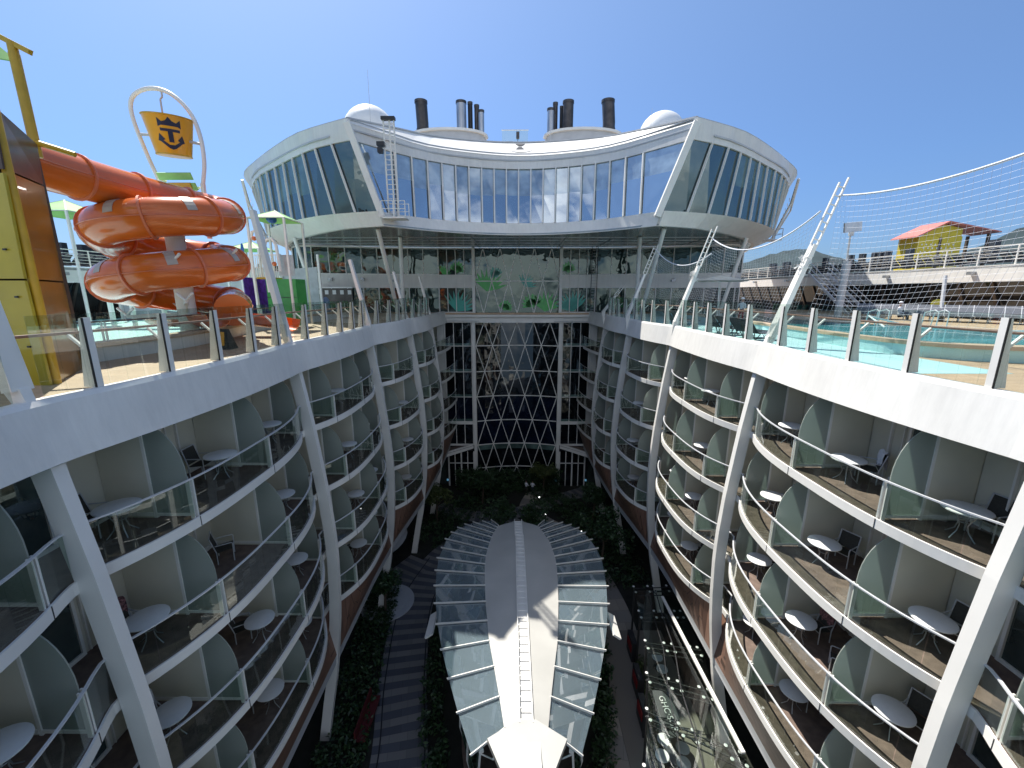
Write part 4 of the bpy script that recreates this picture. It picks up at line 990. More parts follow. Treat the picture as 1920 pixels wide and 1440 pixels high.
# ribs: radiating fins from spine to beyond the glass
ysp = [11.85, 13.0, 14.27, 15.51, 16.64, 17.85, 19.0, 19.95, 20.8, 21.6, 22.35, 23.1, 23.8, 24.4, 24.9, 25.3, 25.6]
ytp = [11.5, 12.96, 14.36, 15.78, 17.24, 18.6, 19.93, 21.24, 22.44, 23.54, 24.6, 25.5, 26.2, 26.75, 27.15, 27.4, 27.6]
wtp = [1.98, 2.65, 3.22, 3.75, 4.22, 4.55, 4.8, 4.98, 5.07, 5.0, 4.86, 4.6, 4.25, 3.8, 3.25, 2.6, 1.95]
for s in (-1, 1):
    tips = []
    for a, b, w in zip(ysp, ytp, wtp):
        p = Vector((xcp(a)+s*(interp(SPw, a)-.02), a, zsp(a)+.02)); q = Vector((xcp(b)+s*w, b, zsp(a)-.75))
        MB().beam(p, q, .04, .06, (0, 0, 1), .04, .09).build('roof_fin', 'white', pv)
        tips.append((p, q))
    for (p, q), (p2, q2) in zip(tips, tips[1:]):
        d = Vector((0, 0, -.08))
        pn = MB().band([p+d, q.lerp(p, .04)+d], [p2+d, q2.lerp(p2, .04)+d], (0, 0, -.02)).build('roof_glass', 'roofglass', pv)
    MB().sweep([p.lerp(q, .68)+Vector((0, 0, -.24)) for p, q in tips], .16, .14).build('eaves_beam', 'white', pv)
    # curved glass walls leaning in to the ground
    up_c = [p.lerp(q, .72)+Vector((0, 0, -.2)) for p, q in tips]; lo_c = [Vector((xcp(c.y)+(c.x-xcp(c.y))*.80, c.y-.1*(c.y-19), GZ+.1)) for c in up_c]
    mid = [a.lerp(b, .45)+Vector((s*.35, 0, 0)) for a, b in zip(up_c, lo_c)]
    MB().band(up_c, mid, (-s*.02, 0, 0)).band(mid, lo_c, (-s*.02, 0, 0)).build('wall_glass', 'wallglass', pv)
    l_ = MB()
    for a, m1, b in zip(up_c, mid, lo_c): l_.tube([a, m1, b], .045, 6)
    l_.build('wall_mullion', 'white', pv)
    l_ = MB()
    for (p, q), m1 in list(zip(tips, mid))[::2]: l_.tube([p+Vector((0, 0, -.2)), p.lerp(q, .35)+Vector((0, 0, -1.0)), p.lerp(q, .7)+Vector((0, 0, -.3))], .035, 5)
    for i in range(0, len(mid)-1): l_.tube([mid[i], tips[i+1][0].lerp(tips[i+1][1], .5)+Vector((0, 0, -.15))], .03, 5)
    l_.build('inner_strut', 'white', pv)
    MB().box((.42+s*4.62, 18.0, -16.5), (.45, 1.5, .1), ry=s*.6).build('side_awning', 'white', pv)
MB().prism([(xcp(y)+3.2*math.cos(a), 19+7.4*math.sin(a), GZ+.05) for a in [2*PI*k/30 for k in range(30)] for y in [19]], (0, 0, .05)).build('pavilion_floor', 'carpet', pv)
MB().box((.4, 19, GZ+1.0), (2.2, 6, 1.9)).box((.4, 14.5, GZ+.7), (1.6, 2, 1.3)).build('bar_counter', 'navy', pv)

# ------------------------------------------------------------------ restaurant roof on the right of the garden
rs = empty('glass_restaurant_roof', (7.8, 17, GZ), 'black truss and glass roof over the right hand restaurant terrace', 'canopy')
TR = [((7.6, 22.9), (10.2, 22.9)), ((7.32, 20.81), (9.9, 20.7)), ((7.04, 18.67), (9.81, 18.1)), ((6.51, 16.71), (9.3, 15.7)), ((5.94, 14.91), (9.4, 12.9)), ((5.1, 12.6), (9.4, 10.2))]
for a, b in TR:
    tr = MB(); A = Vector((a[0], a[1], -18.5)); B = Vector((b[0], b[1], -18.4))
    for dy in (0, .32):
        for dz in (0, -.3): tr.beam(A+Vector((0, dy, dz)), B+Vector((0, dy, dz)), .045)
    for k in range(9):
        tr.beam(A.lerp(B, k/9), A.lerp(B, (k+1)/9)+Vector((0, .32 if k % 2 else 0, -.3)), .03)
    tr.box((a[0], a[1], -20.2), (.1, .1, 3.6)); t_ = tr.build('truss', 'dark', rs)
    l_ = MB()
    for k in (.02, .36, .5, .82, .95):
        for dy in (-.1, .42): p = A.lerp(B, k)+Vector((0, dy, .06)); l_.lathe(p, [(.075, 0), (.075, .02)], 10)
    l_.build('fixing_disc', 'tabletop', t_)
for (a, b), (c, d) in zip(TR, TR[1:]):
    MB().hexa([(*a, -18.42), (*b, -18.32), (*d, -18.32), (*c, -18.42)], [(*a, -18.40), (*b, -18.30), (*d, -18.30), (*c, -18.40)]).build('glass_panel', 'glass', rs)
    MB().beam(((a[0]+b[0])/2, (a[1]+b[1])/2, -18.36), ((c[0]+d[0])/2, (c[1]+d[1])/2, -18.36), .05).beam((a[0]*.7+b[0]*.3, a[1]*.7+b[1]*.3, -18.36), (c[0]*.7+d[0]*.3, c[1]*.7+d[1]*.3, -18.36), .03).build('glazing_bar', 'dark', rs)
MB().beam((9.0, 22.0, -18.1), (9.22, 13.2, -18.1), .16, .1).build('white_gutter', 'white', rs)
tag(MB().box((7.6, 16.5, GZ+.06), (4.2, 14, .05)).build('terrace_floor', 'pathr'), 'pale tiled terrace floor under the black truss roof', 'terrace')
tag(MB().box((7.4, 15.4, GZ+.10), (1.5, 1.7, .03)).build('rug', 'awning'), 'dark square rug under the four white tables', 'rug')
def disc_table(x, y, label):
    t = empty('terrace_table', (x, y, GZ+.1), label, 'table', 'white round terrace tables')
    MB().lathe((x, y, GZ+.82), [(.30, 0), (.32, .02), (.30, .04)], 24).build('table_top', 'tabletop', t); MB().tube([(x, y, GZ+.1), (x, y, GZ+.82)], .035, 8).build('stem', 'dark', t); MB().lathe((x, y, GZ+.1), [(.2, 0), (.2, .03)], 16).build('foot', 'dark', t)
for (x, y), l_ in zip(((7.25, 16.02), (8.02, 15.65), (6.93, 15.3), (7.81, 15.0), (8.5, 20.7), (8.5, 19.9)), ('far left of four white round tables on the dark rug', 'far right of four white round tables on the dark rug', 'near left of four white round tables on the dark rug', 'near right of four white round tables on the dark rug', 'farther of two small white tables under the far roof bays', 'nearer of two small white tables under the far roof bays')):
    disc_table(x, y, l_)
# black awning with lettering
aw = empty('lettered_awning', (7.5, 16.6, -20), 'black pointed awning with white capital letters under the glass roof', 'awning')
pl = [(7.15, 17.7, -20.2), (7.6, 17.6, -20.1), (7.95, 16.9, -20.05), (7.95, 16.1, -20.05), (7.6, 15.3, -20.1), (7.0, 15.3, -20.2)]
MB().prism(pl, (0, 0, .04)).build('awning_cloth', 'awning', aw)
tx = bpy.data.curves.new('lettering', 'FONT'); tx.body = 'GHC·SGR'; tx.size = .42; tx.extrude = .004; tx.align_x = 'CENTER'; tx.align_y = 'CENTER'
to = bpy.data.objects.new('lettering', tx); C.objects.link(to); to.location = (7.5, 16.4, -20.0); to.rotation_euler = (0, 0, -PI/2+.06)
dg_ = bpy.context.evaluated_depsgraph_get(); me_ = bpy.data.meshes.new_from_object(to.evaluated_get(dg_)); bpy.data.objects.remove(to)
me_.materials.clear(); me_.materials.append(M['tabletop']); lo = bpy.data.objects.new('lettering', me_); C.objects.link(lo); lo.location = (7.5, 16.4, -20.03); lo.rotation_euler = (0, 0, -PI/2+.06); lo.parent = aw; lo.matrix_parent_inverse = Matrix.Translation((-7.5, -16.6, 20))
# dark planters and stools beneath
for i, y in enumerate((21.6, 19.2, 17.4)):
    e_ = empty('menu_stand', (6.7+.12*(y-17), y, GZ), ['tall black menu stand with red trim, farthest by the right path', 'black menu stand with red trim, middle of three by the path', 'black menu stand with red trim, nearest of three by the path'][i], 'sign', 'black stands beside the right path')
    x = 6.6+.14*(y-17)
    MB().box((x, y, GZ+.7), (.3, 1.1, 1.4)).build('stand_body', 'dark', e_); MB().box((x-.17, y, GZ+.9), (.03, .8, .5)).build('red_trim', 'red', e_)

# ------------------------------------------------------------------ people
def person(loc, rz, sitting, top, leg, hat, label, scale=1.0):
    t = empty('person', (0, 0, 0), label, 'person')
    H = 1.0
    if sitting: J = {'pel': (0, 0, .5), 'che': (0, .05, .88), 'nec': (0, .06, 1.08), 'hea': (0, .03, 1.24), 'k': .38, 'kz': .5, 'fy': -.42, 'fz': .05}
    else: J = {'pel': (0, 0, .92), 'che': (0, .0, 1.28), 'nec': (0, .0, 1.47), 'hea': (0, -.02, 1.64), 'k': .03, 'kz': .48, 'fy': -.02, 'fz': .04}
    V = []; E_ = []; Rr = []
    def v(p, r): V.append(p); Rr.append(r); return len(V)-1
    pel = v(J['pel'], .14); che = v(J['che'], .155); nec = v(J['nec'], .055); hd = v(J['hea'], .095); ht = v((J['hea'][0], J['hea'][1], J['hea'][2]+.1), .075)
    E_ += [(pel, che), (che, nec), (nec, hd), (hd, ht)]
    for s_ in (-1, 1):
        sh = v((s_*.18, J['che'][1], J['che'][2]+.1), .06); el = v((s_*.26, J['che'][1]-.06, J['che'][2]-.17), .042); wr = v((s_*.2, J['che'][1]-.3, J['che'][2]-.22), .03); ha = v((s_*.18, J['che'][1]-.39, J['che'][2]-.21), .032)
        hip = v((s_*.10, J['pel'][1], J['pel'][2]-.08), .09); kn = v((s_*.12, J['pel'][1]-J['k'], J['kz']), .06); an = v((s_*.12, J['fy']-.0, .09), .04); to_ = v((s_*.13, J['fy']-.16, .04), .035)
        E_ += [(che, sh), (sh, el), (el, wr), (wr, ha), (pel, hip), (hip, kn), (kn, an), (an, to_)]
    me = bpy.data.meshes.new('body'); me.from_pydata(V, E_, [])
    o = bpy.data.objects.new('body', me); C.objects.link(o); o.modifiers.new('Skin', 'SKIN')
    for i, r in enumerate(Rr): me.skin_vertices[0].data[i].radius = (r, r*.85)
    me.skin_vertices[0].data[0].use_root = True
    o.modifiers.new('Sub', 'SUBSURF').levels = 1; o.modifiers['Sub'].render_levels = 1
    dg = bpy.context.evaluated_depsgraph_get(); m2 = bpy.data.meshes.new_from_object(o.evaluated_get(dg)); bpy.data.objects.remove(o)
    body = bpy.data.objects.new('body', m2); C.objects.link(body); body.parent = t
    m2.materials.clear()
    for q in ('skin', top, leg): m2.materials.append(M[q])
    for p in m2.polygons:
        c = p.center; p.use_smooth = True
        pz = J['pel'][2]
        if c.z > J['nec'][2]-.02 or (c.y < -.26 and c.z > pz+.1) : p.material_index = 0
        elif c.z > pz+.06: p.material_index = 1
        elif c.z > .1: p.material_index = 2
    hx = J['hea']
    MB().blob((hx[0], hx[1]+.02, hx[2]+.07), (.105, .115, .08), 12).build('hair' if not hat else 'cap', hat or 'hair', t, True)
    MB().blob((hx[0], hx[1]-.10, hx[2]+.01), (.016, .03, .025), 6).blob((hx[0]-.035, hx[1]-.085, hx[2]+.035), .012, 6).blob((hx[0]+.035, hx[1]-.085, hx[2]+.035), .012, 6).build('face', 'skin', t, True)
    t.location = loc; t.rotation_euler = (0, 0, rz); return t
person((15.0, 28, -2.1), -.9, False, 'whitecloth', 'red', 'whitecloth', 'standing crew member in white shirt, red trousers and cap by the umbrella')
person((25.0, 27.5, -1.95), .5, True, 'whitecloth', 'navy_textile', 'whitecloth', 'person in white shirt and cap sitting on the lounger row')
person((1.3, 42.6, GZ), 2.4, False, 'whitecloth', 'mesh', None, 'person in pale top on the far garden path, left of a pair')
person((2.0, 42.5, GZ), 2.8, False, 'whitecloth', 'navy_textile', None, 'person in white shirt on the far garden path, right of a pair')
person((-19.4, 41.0, -2.1), 0, False, 'dark', 'dark', None, 'dark silhouetted person standing in the open doorway under the lounge')

# ------------------------------------------------------------------ left deck: splash pool, slide, bucket, tower
sp = empty('splash_pool', (-22, 20, -2.1), 'pale blue splash pool with low stone wall on the left deck', 'pool')
pl = smooth_curve([(-12.9, -2, 0), (-12.9, 10.8, 0), (-12.7, 14.5, 0), (-12.9, 17.6, 0), (-14.2, 24, 0), (-14.4, 34, 0), (-15, 40, 0)], 40)
MB().slab([(p.x, p.y) for p in pl], [(p.x-.35, p.y) for p in pl], -2.1, -1.66).build('low_wall', 'hull', sp)
MB().slab([(p.x+.05, p.y) for p in pl], [(p.x-.5, p.y) for p in pl], -1.66, -1.52).build('wall_cap', 'tan', sp)
MB().slab([(p.x-.36, p.y) for p in pl], [(-29.5, p.y) for p in pl], -2.1, -1.9).build('pool_water', 'aqua', sp)
gp = MB().band([(p.x-.2, p.y, -1.5) for p in pl], [(p.x-.2, p.y, -.95) for p in pl], (-.012, 0, 0)); gp.build('glass_screen', 'glass', sp)
MB().tube([(p.x-.2, p.y, -.9) for p in pl], .03, 6).build('handrail', 'wood', sp)
l_ = MB()
for p in pl[::2]: l_.box((p.x-.2, p.y-.06, -1.2), (.05, .04, .62)).box((p.x-.2, p.y+.06, -1.2), (.05, .04, .62))
l_.build('rail_post', 'rail', sp)
sd = empty('water_slide', (-13.4, 16, -1.9), 'orange spiral tube water slide on a white column', 'slide')
Cx, Cy, Rl = -14.0, 17.55, 1.98
sp_pts = []
z0 = 3.1
for k in range(0, 100):
    th_ = .55-k*(2*PI*2.12)/99; turn = k*2.12/99
    sp_pts.append(Vector((Cx+(Rl+.15*math.sin(th_))*math.cos(th_), Cy+Rl*math.sin(th_), z0-1.87*turn)))
entry = [Vector((-14.4, 11.6, 3.9)), Vector((-14.6, 13.6, 3.8)), Vector((-14.4, 16.0, 3.68)), Vector((-13.8, 18.4, 3.55)), Vector((-13.0, 19.4, 3.4))]
allp = smooth_curve([tuple(p) for p in entry]+[tuple(p) for p in sp_pts[::6]], 150)
MB().tube(allp, .68, 24).build('tube', 'orange', sd, True)
L = len(allp)
k = 6
while k < L-2:
    p, d = allp[k], (allp[k+1]-allp[k-1]).normalized()
    MB().tube([p-d*.035, p+d*.035], .75, 24).build('flange', 'orangerib', sd, True)
    if k > 36:
        n_ = d.cross(Vector((0, 0, 1))).normalized(); up_v = n_.cross(d); kk = min(k+3, L-3)
        m_ = MB(); dd = (allp[kk+1]-allp[kk-1]).normalized(); n2 = dd.cross(Vector((0, 0, 1))).normalized(); u2 = n2.cross(dd); rows = []
        for q in range(7):
            a = .25+1.6*q/6; sgn = 1 if (allp[kk]-Vector((Cx, Cy, allp[kk].z))).dot(n2) > 0 else -1
            o_ = (n2*sgn*math.cos(a)+u2*math.sin(a))*.69; rows.append([allp[kk]+o_-dd*.16, allp[kk]+o_+dd*.16, allp[kk]+o_*.985+dd*.16, allp[kk]+o_*.985-dd*.16])
        m_.rings(rows).build('grey_patch', 'patch', sd)
    k += 8
sm = MB().tube([p+((p-Vector((Cx, Cy, p.z))).normalized()*.695 if i > 28 else Vector((.695, 0, 0))) for i, p in enumerate(allp)], .018, 5)
sm.build('seam', 'orangerib', sd)
ex = [Vector((-13.0, 18.3, -.55)), Vector((-12.3, 18.4, -.75)), Vector((-11.4, 18.3, -.95)), Vector((-10.4+.2, 18.0, -1.1))]
ex = smooth_curve([tuple(sp_pts[-1]), (-15.9, 18.6, -.95), (-14.8, 19.9, -.95), (-13.2, 20.3, -1.0), (-11.8, 20.2, -1.15), (-10.6, 20.0, -1.3)], 26)
m_ = MB(); rows = []
for i, p in enumerate(ex):
    d = (ex[min(i+1, 25)]-ex[max(i-1, 0)]).normalized(); n_ = d.cross(Vector((0, 0, 1))).normalized(); u_ = n_.cross(d)
    r_ = [p+(n_*math.cos(a)+u_*math.sin(a))*.55 for a in [PI+PI*q/8 for q in range(9)]]; r_ += [p+(n_*math.cos(a)+u_*math.sin(a))*.51 for a in [2*PI-PI*q/8 for q in range(9)]]; rows.append(r_)
m_.rings(rows).build('open_flume', 'orange', sd, True)
MB().tube([(-13.5, 17.3, -2), (-13.5, 17.3, 3.1)], .33, 16).build('column', 'hull', sd, True)
for (zz, ax) in ((1.0, -1.0), (1.35, .2), (-.7, 2.4), (-.4, -.9), (-.95, -2.2), (.9, 2.6)):
    a_ = Vector((-13.5, 17.3, zz)); b_ = a_+Vector((math.cos(ax)*1.9, math.sin(ax)*1.9, .05)); ar = MB().beam(a_, b_, .2, .3, (0, 0, 1), .08, .1)
    ar.beam(a_+Vector((0, 0, -.5)), a_.lerp(b_, .6)+Vector((0, 0, -.08)), .08)
    ar.tube([b_+Vector((-.3, 0, .32)), b_+Vector((0, 0, .05)), b_+Vector((.3, 0, .32))], .05, 6); ar.build('support_arm', 'hull', sd)
# yellow tower
yt = empty('slide_tower', (-11.6, 10.3, -2.1), 'tall yellow and ochre panelled slide tower at the left frame edge', 'tower')
def quad(mb, a, b, c, d, th): mb.hexa([a, b, c, d], [tuple(Vector(p)+Vector(th)) for p in (a, b, c, d)])
m_ = MB(); quad(m_, (-14.5, 9.3, -2.1), (-10.72, 9.3, -2.1), (-10.72, 9.3, .25), (-14.5, 9.3, .25), (0, .06, 0)); m_.build('front_panel', 'olive', yt)
m_ = MB(); quad(m_, (-14.5, 9.3, .29), (-10.72, 9.3, .29), (-10.62, 9.3, 2.42), (-14.5, 9.3, 2.42), (0, .06, 0)); m_.build('front_panel', 'olive', yt)
m_ = MB(); quad(m_, (-14.5, 9.32, 2.5), (-10.62, 9.32, 2.5), (-10.55, 9.32, 3.6), (-14.5, 9.32, 3.9), (0, .04, 0)); m_.build('smoked_panel', 'brownglass', yt)
m_ = MB(); quad(m_, (-10.9, 9.7, -2.1), (-12.2, 11.5, -2.1), (-12.2, 11.5, .25), (-10.9, 9.7, .25), (-.05, -.03, 0)); m_.build('side_panel', 'ochre', yt)
m_ = MB(); quad(m_, (-10.9, 9.7, .29), (-12.2, 11.5, .29), (-12.15, 11.5, 2.66), (-10.85, 9.7, 2.5), (-.05, -.03, 0)); m_.build('side_panel', 'ochre', yt)
m_ = MB(); quad(m_, (-10.85, 9.7, 2.54), (-12.15, 11.5, 2.7), (-12.08, 11.5, 3.65), (-10.85, 9.7, 3.75), (-.05, -.03, 0)); m_.build('smoked_panel', 'brownglass', yt)
m_ = MB(); m_.box((-13, 10.6, .8), (1.6, 2.0, 5.6)); m_.build('inner_core', 'brownglass', yt)
MB().tube([(-10.78, 9.5, -2.1), (-10.72, 9.5, 3.75)], .09, 10).build('pipe', 'pipe', yt, True)
MB().tube([(-12.67, 12, 3.5), (-12.68, 12, 5.9)], .11, 10).tube([(-12.68, 12, 5.7), (-12.68, 12, 6.15)], .10, 10).build('roof_post', 'pipe', yt, True)
MB().beam((-13.9, 12, 6.75), (-12.25, 12, 5.92), .1, .12).build('roof_beam', 'pipe', yt); MB().tube([(-12.6, 12, 3.85), (-11.85, 12.2, 3.62)], .07, 8).build('roof_beam', 'pipe', yt)
m_ = MB(); quad(m_, (-14.8, 11.0, 5.7), (-12.75, 12.1, 5.75), (-13.8, 12.3, 6.6), (-15, 12.4, 6.7), (0, 0, .03)); m_.build('canopy_cloth', 'canvas', yt)
bolts = MB()
for z in (-1.2, -.1, .9, 2.1): bolts.box((-10.95, 9.27, z), (.07, .03, .04)); 
bolts.build('bolt', 'dark', yt)
# bucket
bk = empty('tipping_bucket', (-15.1, 20, 4.8), 'large yellow tipping bucket with navy crown and anchor emblem in a white hoop', 'bucket')
hoop = smooth_curve([(-15.9, 20, 4.9), (-16.25, 20, 6.0), (-16.58, 20, 7.4), (-16.5, 20, 8.1), (-16.0, 20, 8.45), (-15.3, 20, 8.5), (-14.6, 20, 8.2), (-14.0, 20, 7.5), (-13.75, 20, 6.6), (-13.75, 20, 5.6), (-13.95, 20, 4.7)], 50)
MB().tube(hoop, .085, 10).build('hoop', 'white', bk, True)
bm_ = MB(); ax = Vector((.06, -.12, 1)).normalized(); c0 = Vector((-15.02, 20, 5.85)); e1 = ax.cross(Vector((0, 1, 0))).normalized(); e2 = ax.cross(e1)
def bp(a, h, r): return c0+ax*h+(e1*math.cos(a)+e2*math.sin(a))*r
rad = lambda h: .63+.27*h/1.5
bm_.rings([[bp(2*PI*j/40, h, rad(h)) for j in range(40)] for h in (0, .05, .75, 1.45, 1.5)]+[[bp(2*PI*j/40, h, rad(h)-.04) for j in range(40)] for h in (1.5, .1)]); bm_.build('bucket_shell', 'yellow', bk, True); MB().tube([bp(2*PI*j/40, 1.48, rad(1.48)) for j in range(40)], .03, 6, closed=True).build('rim', 'pipe', bk, True); MB().tube([bp(2*PI*j/40, .03, rad(0)) for j in range(40)], .035, 6, closed=True).build('base_ring', 'pipe', bk, True)
MB().tube([(-16.45, 20, 6.75), (-15.7, 20, 6.7)], .06, 8).tube([(-14.3, 20, 6.45), (-13.8, 20, 6.35)], .06, 8).build('axle', 'greypaint', bk)
MB().tube([(-15.15, 20, 8.4), (-15.15, 20, 8.2), (-15.25, 20, 8.1), (-15.25, 20, 7.6)], .035, 6).build('water_feed', 'greypaint', bk)
emb = [[(-.42, .30), (-.42, .72), (-.26, .55), (-.12, .62), (0, .80), (.12, .62), (.26, .55), (.42, .72), (.42, .30), (.3, .38), (-.3, .38)],
       [(-.36, .24), (.36, .24), (.36, .10), (.09, .10), (.09, -.42), (-.09, -.42), (-.09, .10), (-.36, .10)],
       [(-.09, -.55), (.09, -.55), (.30, -.36), (.22, -.30), (.42, -.02), (.50, -.38), (.40, -.42), (.12, -.72), (0, -.78), (-.12, -.72), (-.40, -.42), (-.50, -.38), (-.42, -.02), (-.22, -.30), (-.30, -.36)]]
em = MB()
a00 = math.atan2((Vector((.60, -.8, 0))).dot(e2), (Vector((.60, -.8, 0))).dot(e1))
bmx = bmesh.new()
sg = 1 if (bp(a00+.1, 1, 1)-bp(a00, 1, 1)).x > 0 else -1
for poly in emb:
    vs = [bmx.verts.new((x, y, 0)) for x, y in poly]; bmx.faces.new(vs)
bmesh.ops.triangulate(bmx, faces=bmx.faces[:]); bmesh.ops.subdivide_edges(bmx, edges=bmx.edges[:], cuts=3, use_grid_fill=True)
for v_ in bmx.verts:
    x, y = v_.co.x, v_.co.y; h = .78+y*.75; r = rad(h)+.012; v_.co = bp(a00+sg*x*.95/r, h, r)
me = bpy.data.meshes.new('emblem'); bmx.to_mesh(me); bmx.free(); me.materials.append(M['navy']); eo = bpy.data.objects.new('emblem', me); C.objects.link(eo); eo.parent = bk; eo.matrix_parent_inverse = Matrix.Translation((15.1, -20, -4.8))
# slatted cover & frame below the bucket
fr_ = MB().beam((-15.75, 20, 2.5), (-15.75, 20, 5.0), .12).beam((-14.0, 20, 2.4), (-13.95, 20, 4.75), .14).beam((-15.6, 20, 4.7), (-14.1, 20, 3.9), .07).beam((-15.6, 20, 3.6), (-14.1, 20, 4.6), .07).beam((-16.9, 20.3, 3.7), (-15.6, 20, 4.9), .09).build('support_frame', 'white', bk)
sl = MB()
for k in range(4): sl.box((-15.0+.15*k, 19.8, 5.0-.42*k), (1.5, .05, .3), rx=.5)
quad(sl, (-17.0, 20.2, 3.6), (-15.8, 19.9, 3.4), (-15.6, 20, 4.9), (-16.0, 20.2, 4.6), (0, .03, 0))
sl.build('green_slat', 'canvas', bk)
MB().box((-14.8, 19.75, 4.6), (1.0, .06, .25), rx=.5).build('yellow_slat', 'pipe', bk)
# play structure with green canopies near the lounge
def canopy4(x, y, z, w, h, label, posts=True, dz=None):
    c_ = empty('green_sunshade', (x, y, -2.1), label, 'sunshade', 'green canvas sunshades')
    m_ = MB(); ap = Vector((x, y, z+h)); cr = [Vector((x+a*w/2, y+b*w/2, z)) for a, b in ((-1, -1), (1, -1), (1, 1), (-1, 1))]
    for i in range(4): m_.add([ap, cr[i], cr[(i+1) % 4]], [(0, 1, 2)]); m_.add([ap-Vector((0, 0, .04)), cr[i]-Vector((0, 0, .04)), cr[(i+1) % 4]-Vector((0, 0, .04))], [(0, 1, 2)])
    m_.build('canopy', 'canvas', c_); e = MB()
    for i in range(4): e.beam(cr[i], cr[(i+1) % 4], .05); e.beam(ap, cr[i], .04)
    e.build('canopy_frame', 'white', c_)
    if posts:
        for a in cr: MB().beam(a, (a.x, a.y, -2.0), .11).build('post', 'white', c_)
    return c_
canopy4(-14.15, 26, 4.15, 2.1, .55, 'green pointed sunshade over the green play box')
canopy4(-17.6, 29, 2.75, 2.2, .55, 'small green sunshade seen above the lower slide loop')
canopy4(-29.0, 28.5, 4.9, 3.2, .9, 'far left green sunshade on a thick white post behind the slide')
gb = empty('play_structure', (-14.1, 26, -2.1), 'green panelled play box with white railing deck and arches', 'play structure')
MB().box((-14.05, 26.2, -.15), (1.8, 1.2, 1.85)).box((-13.5, 25.55, -1.4), (.9, .1, 1.2)).build('green_box', 'green', gb)
MB().box((-14.05, 25.58, -.3), (1.8, .02, .03)).build('seam', 'dark', gb)
MB().box((-14.9, 26, .82), (.9, 1.2, .1)).build('yellow_edge', 'pipe', gb)
MB().box((-13.55, 25.5, 1.55), (.95, .03, 1.2)).build('mesh_panel', 'meshp', gb)
l_ = MB()
for k in range(14): l_.box((-15.7+k*.12, 25.5, 1.5), (.03, .03, 1.3))
l_.box((-14.9, 25.5, 2.15), (1.7, .05, .05)); l_.build('white_railing', 'white', gb)
m_ = MB()
for dx in (0, .75): m_.tube([(-15.3+dx, 25.2, -1.5+dx*2), (-15.4+dx, 25.2, 2.6-dx*.4), (-15.15+dx, 25.2, 3.4-dx*.6), (-14.8+dx, 25.2, 3.5-dx*.6), (-14.6+dx, 25.2, 3.1-dx*.6), (-14.5+dx, 25.2, 1.2)], .09, 8)
m_.build('arch_pipe', 'white', gb, True)
MB().blob((-14.15, 25.6, 4.15), (.3, .3, .25), 8).blob((-15.9, 25.3, 2.5), (.1, .1, .3), 6).build('blue_funnel', 'bluep', gb)
MB().blob((-14.9, 24.9, 3.0), .13, 10).blob((-13.9, 24.9, 1.6), .13, 10).build('orange_knob', 'orange', gb)
m_ = MB().box((-16.6, 27, -.4), (.06, 1.8, 2.6)).box((-16.05, 27.6, -.4), (.9, .05, 2.6)); m_.build('purple_panel', 'purple', gb)
bl_ = empty('splash_boat_panel', (-9.9, 36, -2.1), 'pale blue rounded board leaning by the left railing', 'board')
MB().prism([(-15.2+.35*math.cos(a), 34, -1.1+.75*math.sin(a)) for a in [PI*k/12 for k in range(13)]]+[(-15.55, 34, -2.1), (-14.85, 34, -2.1)], (0, .05, 0)).build('board_panel', 'bluecloth', bl_)
# open bar doorway at left: dark opening block
db = empty('bar_opening', (-19, 42, -2.1), 'dark open bar doorway with brown interior under the lounge, left side', 'doorway')
MB().box((-18.2, 41.9, -.75), (4.4, .1, 2.2)).build('dark_interior', 'stackdark', db); MB().box((-18.2, 41.8, .45), (4.6, .2, .12)).build('door_head', 'white', db)
m_ = MB()
for k in range(6): m_.box((-20+k*.75, 41.8, .0), (.35, .03, .4))
m_.build('bar_sign', 'tabletop', db)
# back of the splash pool: mesh screens and aqua slides
ms = empty('mesh_screen', (-26, 30, -2.1), 'grey mesh wind screens behind the orange slide', 'screen')
m_ = MB()
for k in range(5): quad(m_, (-28+k*2.6, 30+k*.6, -1.9), (-25.6+k*2.6, 30.6+k*.6, -1.9), (-25.6+k*2.6, 30.6+k*.6, 1.6+.3*math.sin(k*2)), (-28+k*2.6, 30+k*.6, 1.9+.3*math.sin(k)), (0, .03, 0))
m_.build('screen_cloth', 'meshp', ms); m_ = MB()
for k in range(6): m_.box((-28+k*2.6, 29.9+k*.6, .3), (.16, .16, 5.0))
m_.build('screen_post', 'white', ms)
tsl = empty('aqua_flume', (-19, 23, -1.9), 'pale aqua curved flume beneath the orange slide', 'slide')
c_ = smooth_curve([(-24, 25, .2), (-22, 23, 0), (-19, 22.6, -.4), (-17, 23.5, -.8), (-15.8, 24.6, -1.4)], 24)
MB().tube(c_, .5, 14).build('flume_tube', 'tealslide', tsl, True); m_ = MB()
for k in range(2, 24, 4): MB().box((c_[k].x, c_[k].y, (c_[k].z-2.3)/2-.3), (.16, .16, abs(c_[k].z+2)+.1)).build('flume_post', 'white', tsl)
for x, y, lb in ((-16.2, 15.0, 'yellow water jet post beneath the slide, left'), (-17.2, 13.0, 'red ball spray feature on the pool floor')):
    w_ = empty('spray_post', (x, y, -1.9), lb, 'water jet')
    if 'yellow' in lb: MB().tube([(x, y, -1.9), (x, y, -.5)], .1, 8).blob((x, y, -.7), (.28, .28, .2), 10).build('jet_post', 'pipe', w_, True)
    else: MB().blob((x, y, -1.2), (.8, .8, .7), 16).build('ball', 'red', w_, True); MB().lathe((x, y, -1.9), [(.5, 0), (.5, .2)], 12).build('ball_base', 'white', w_)
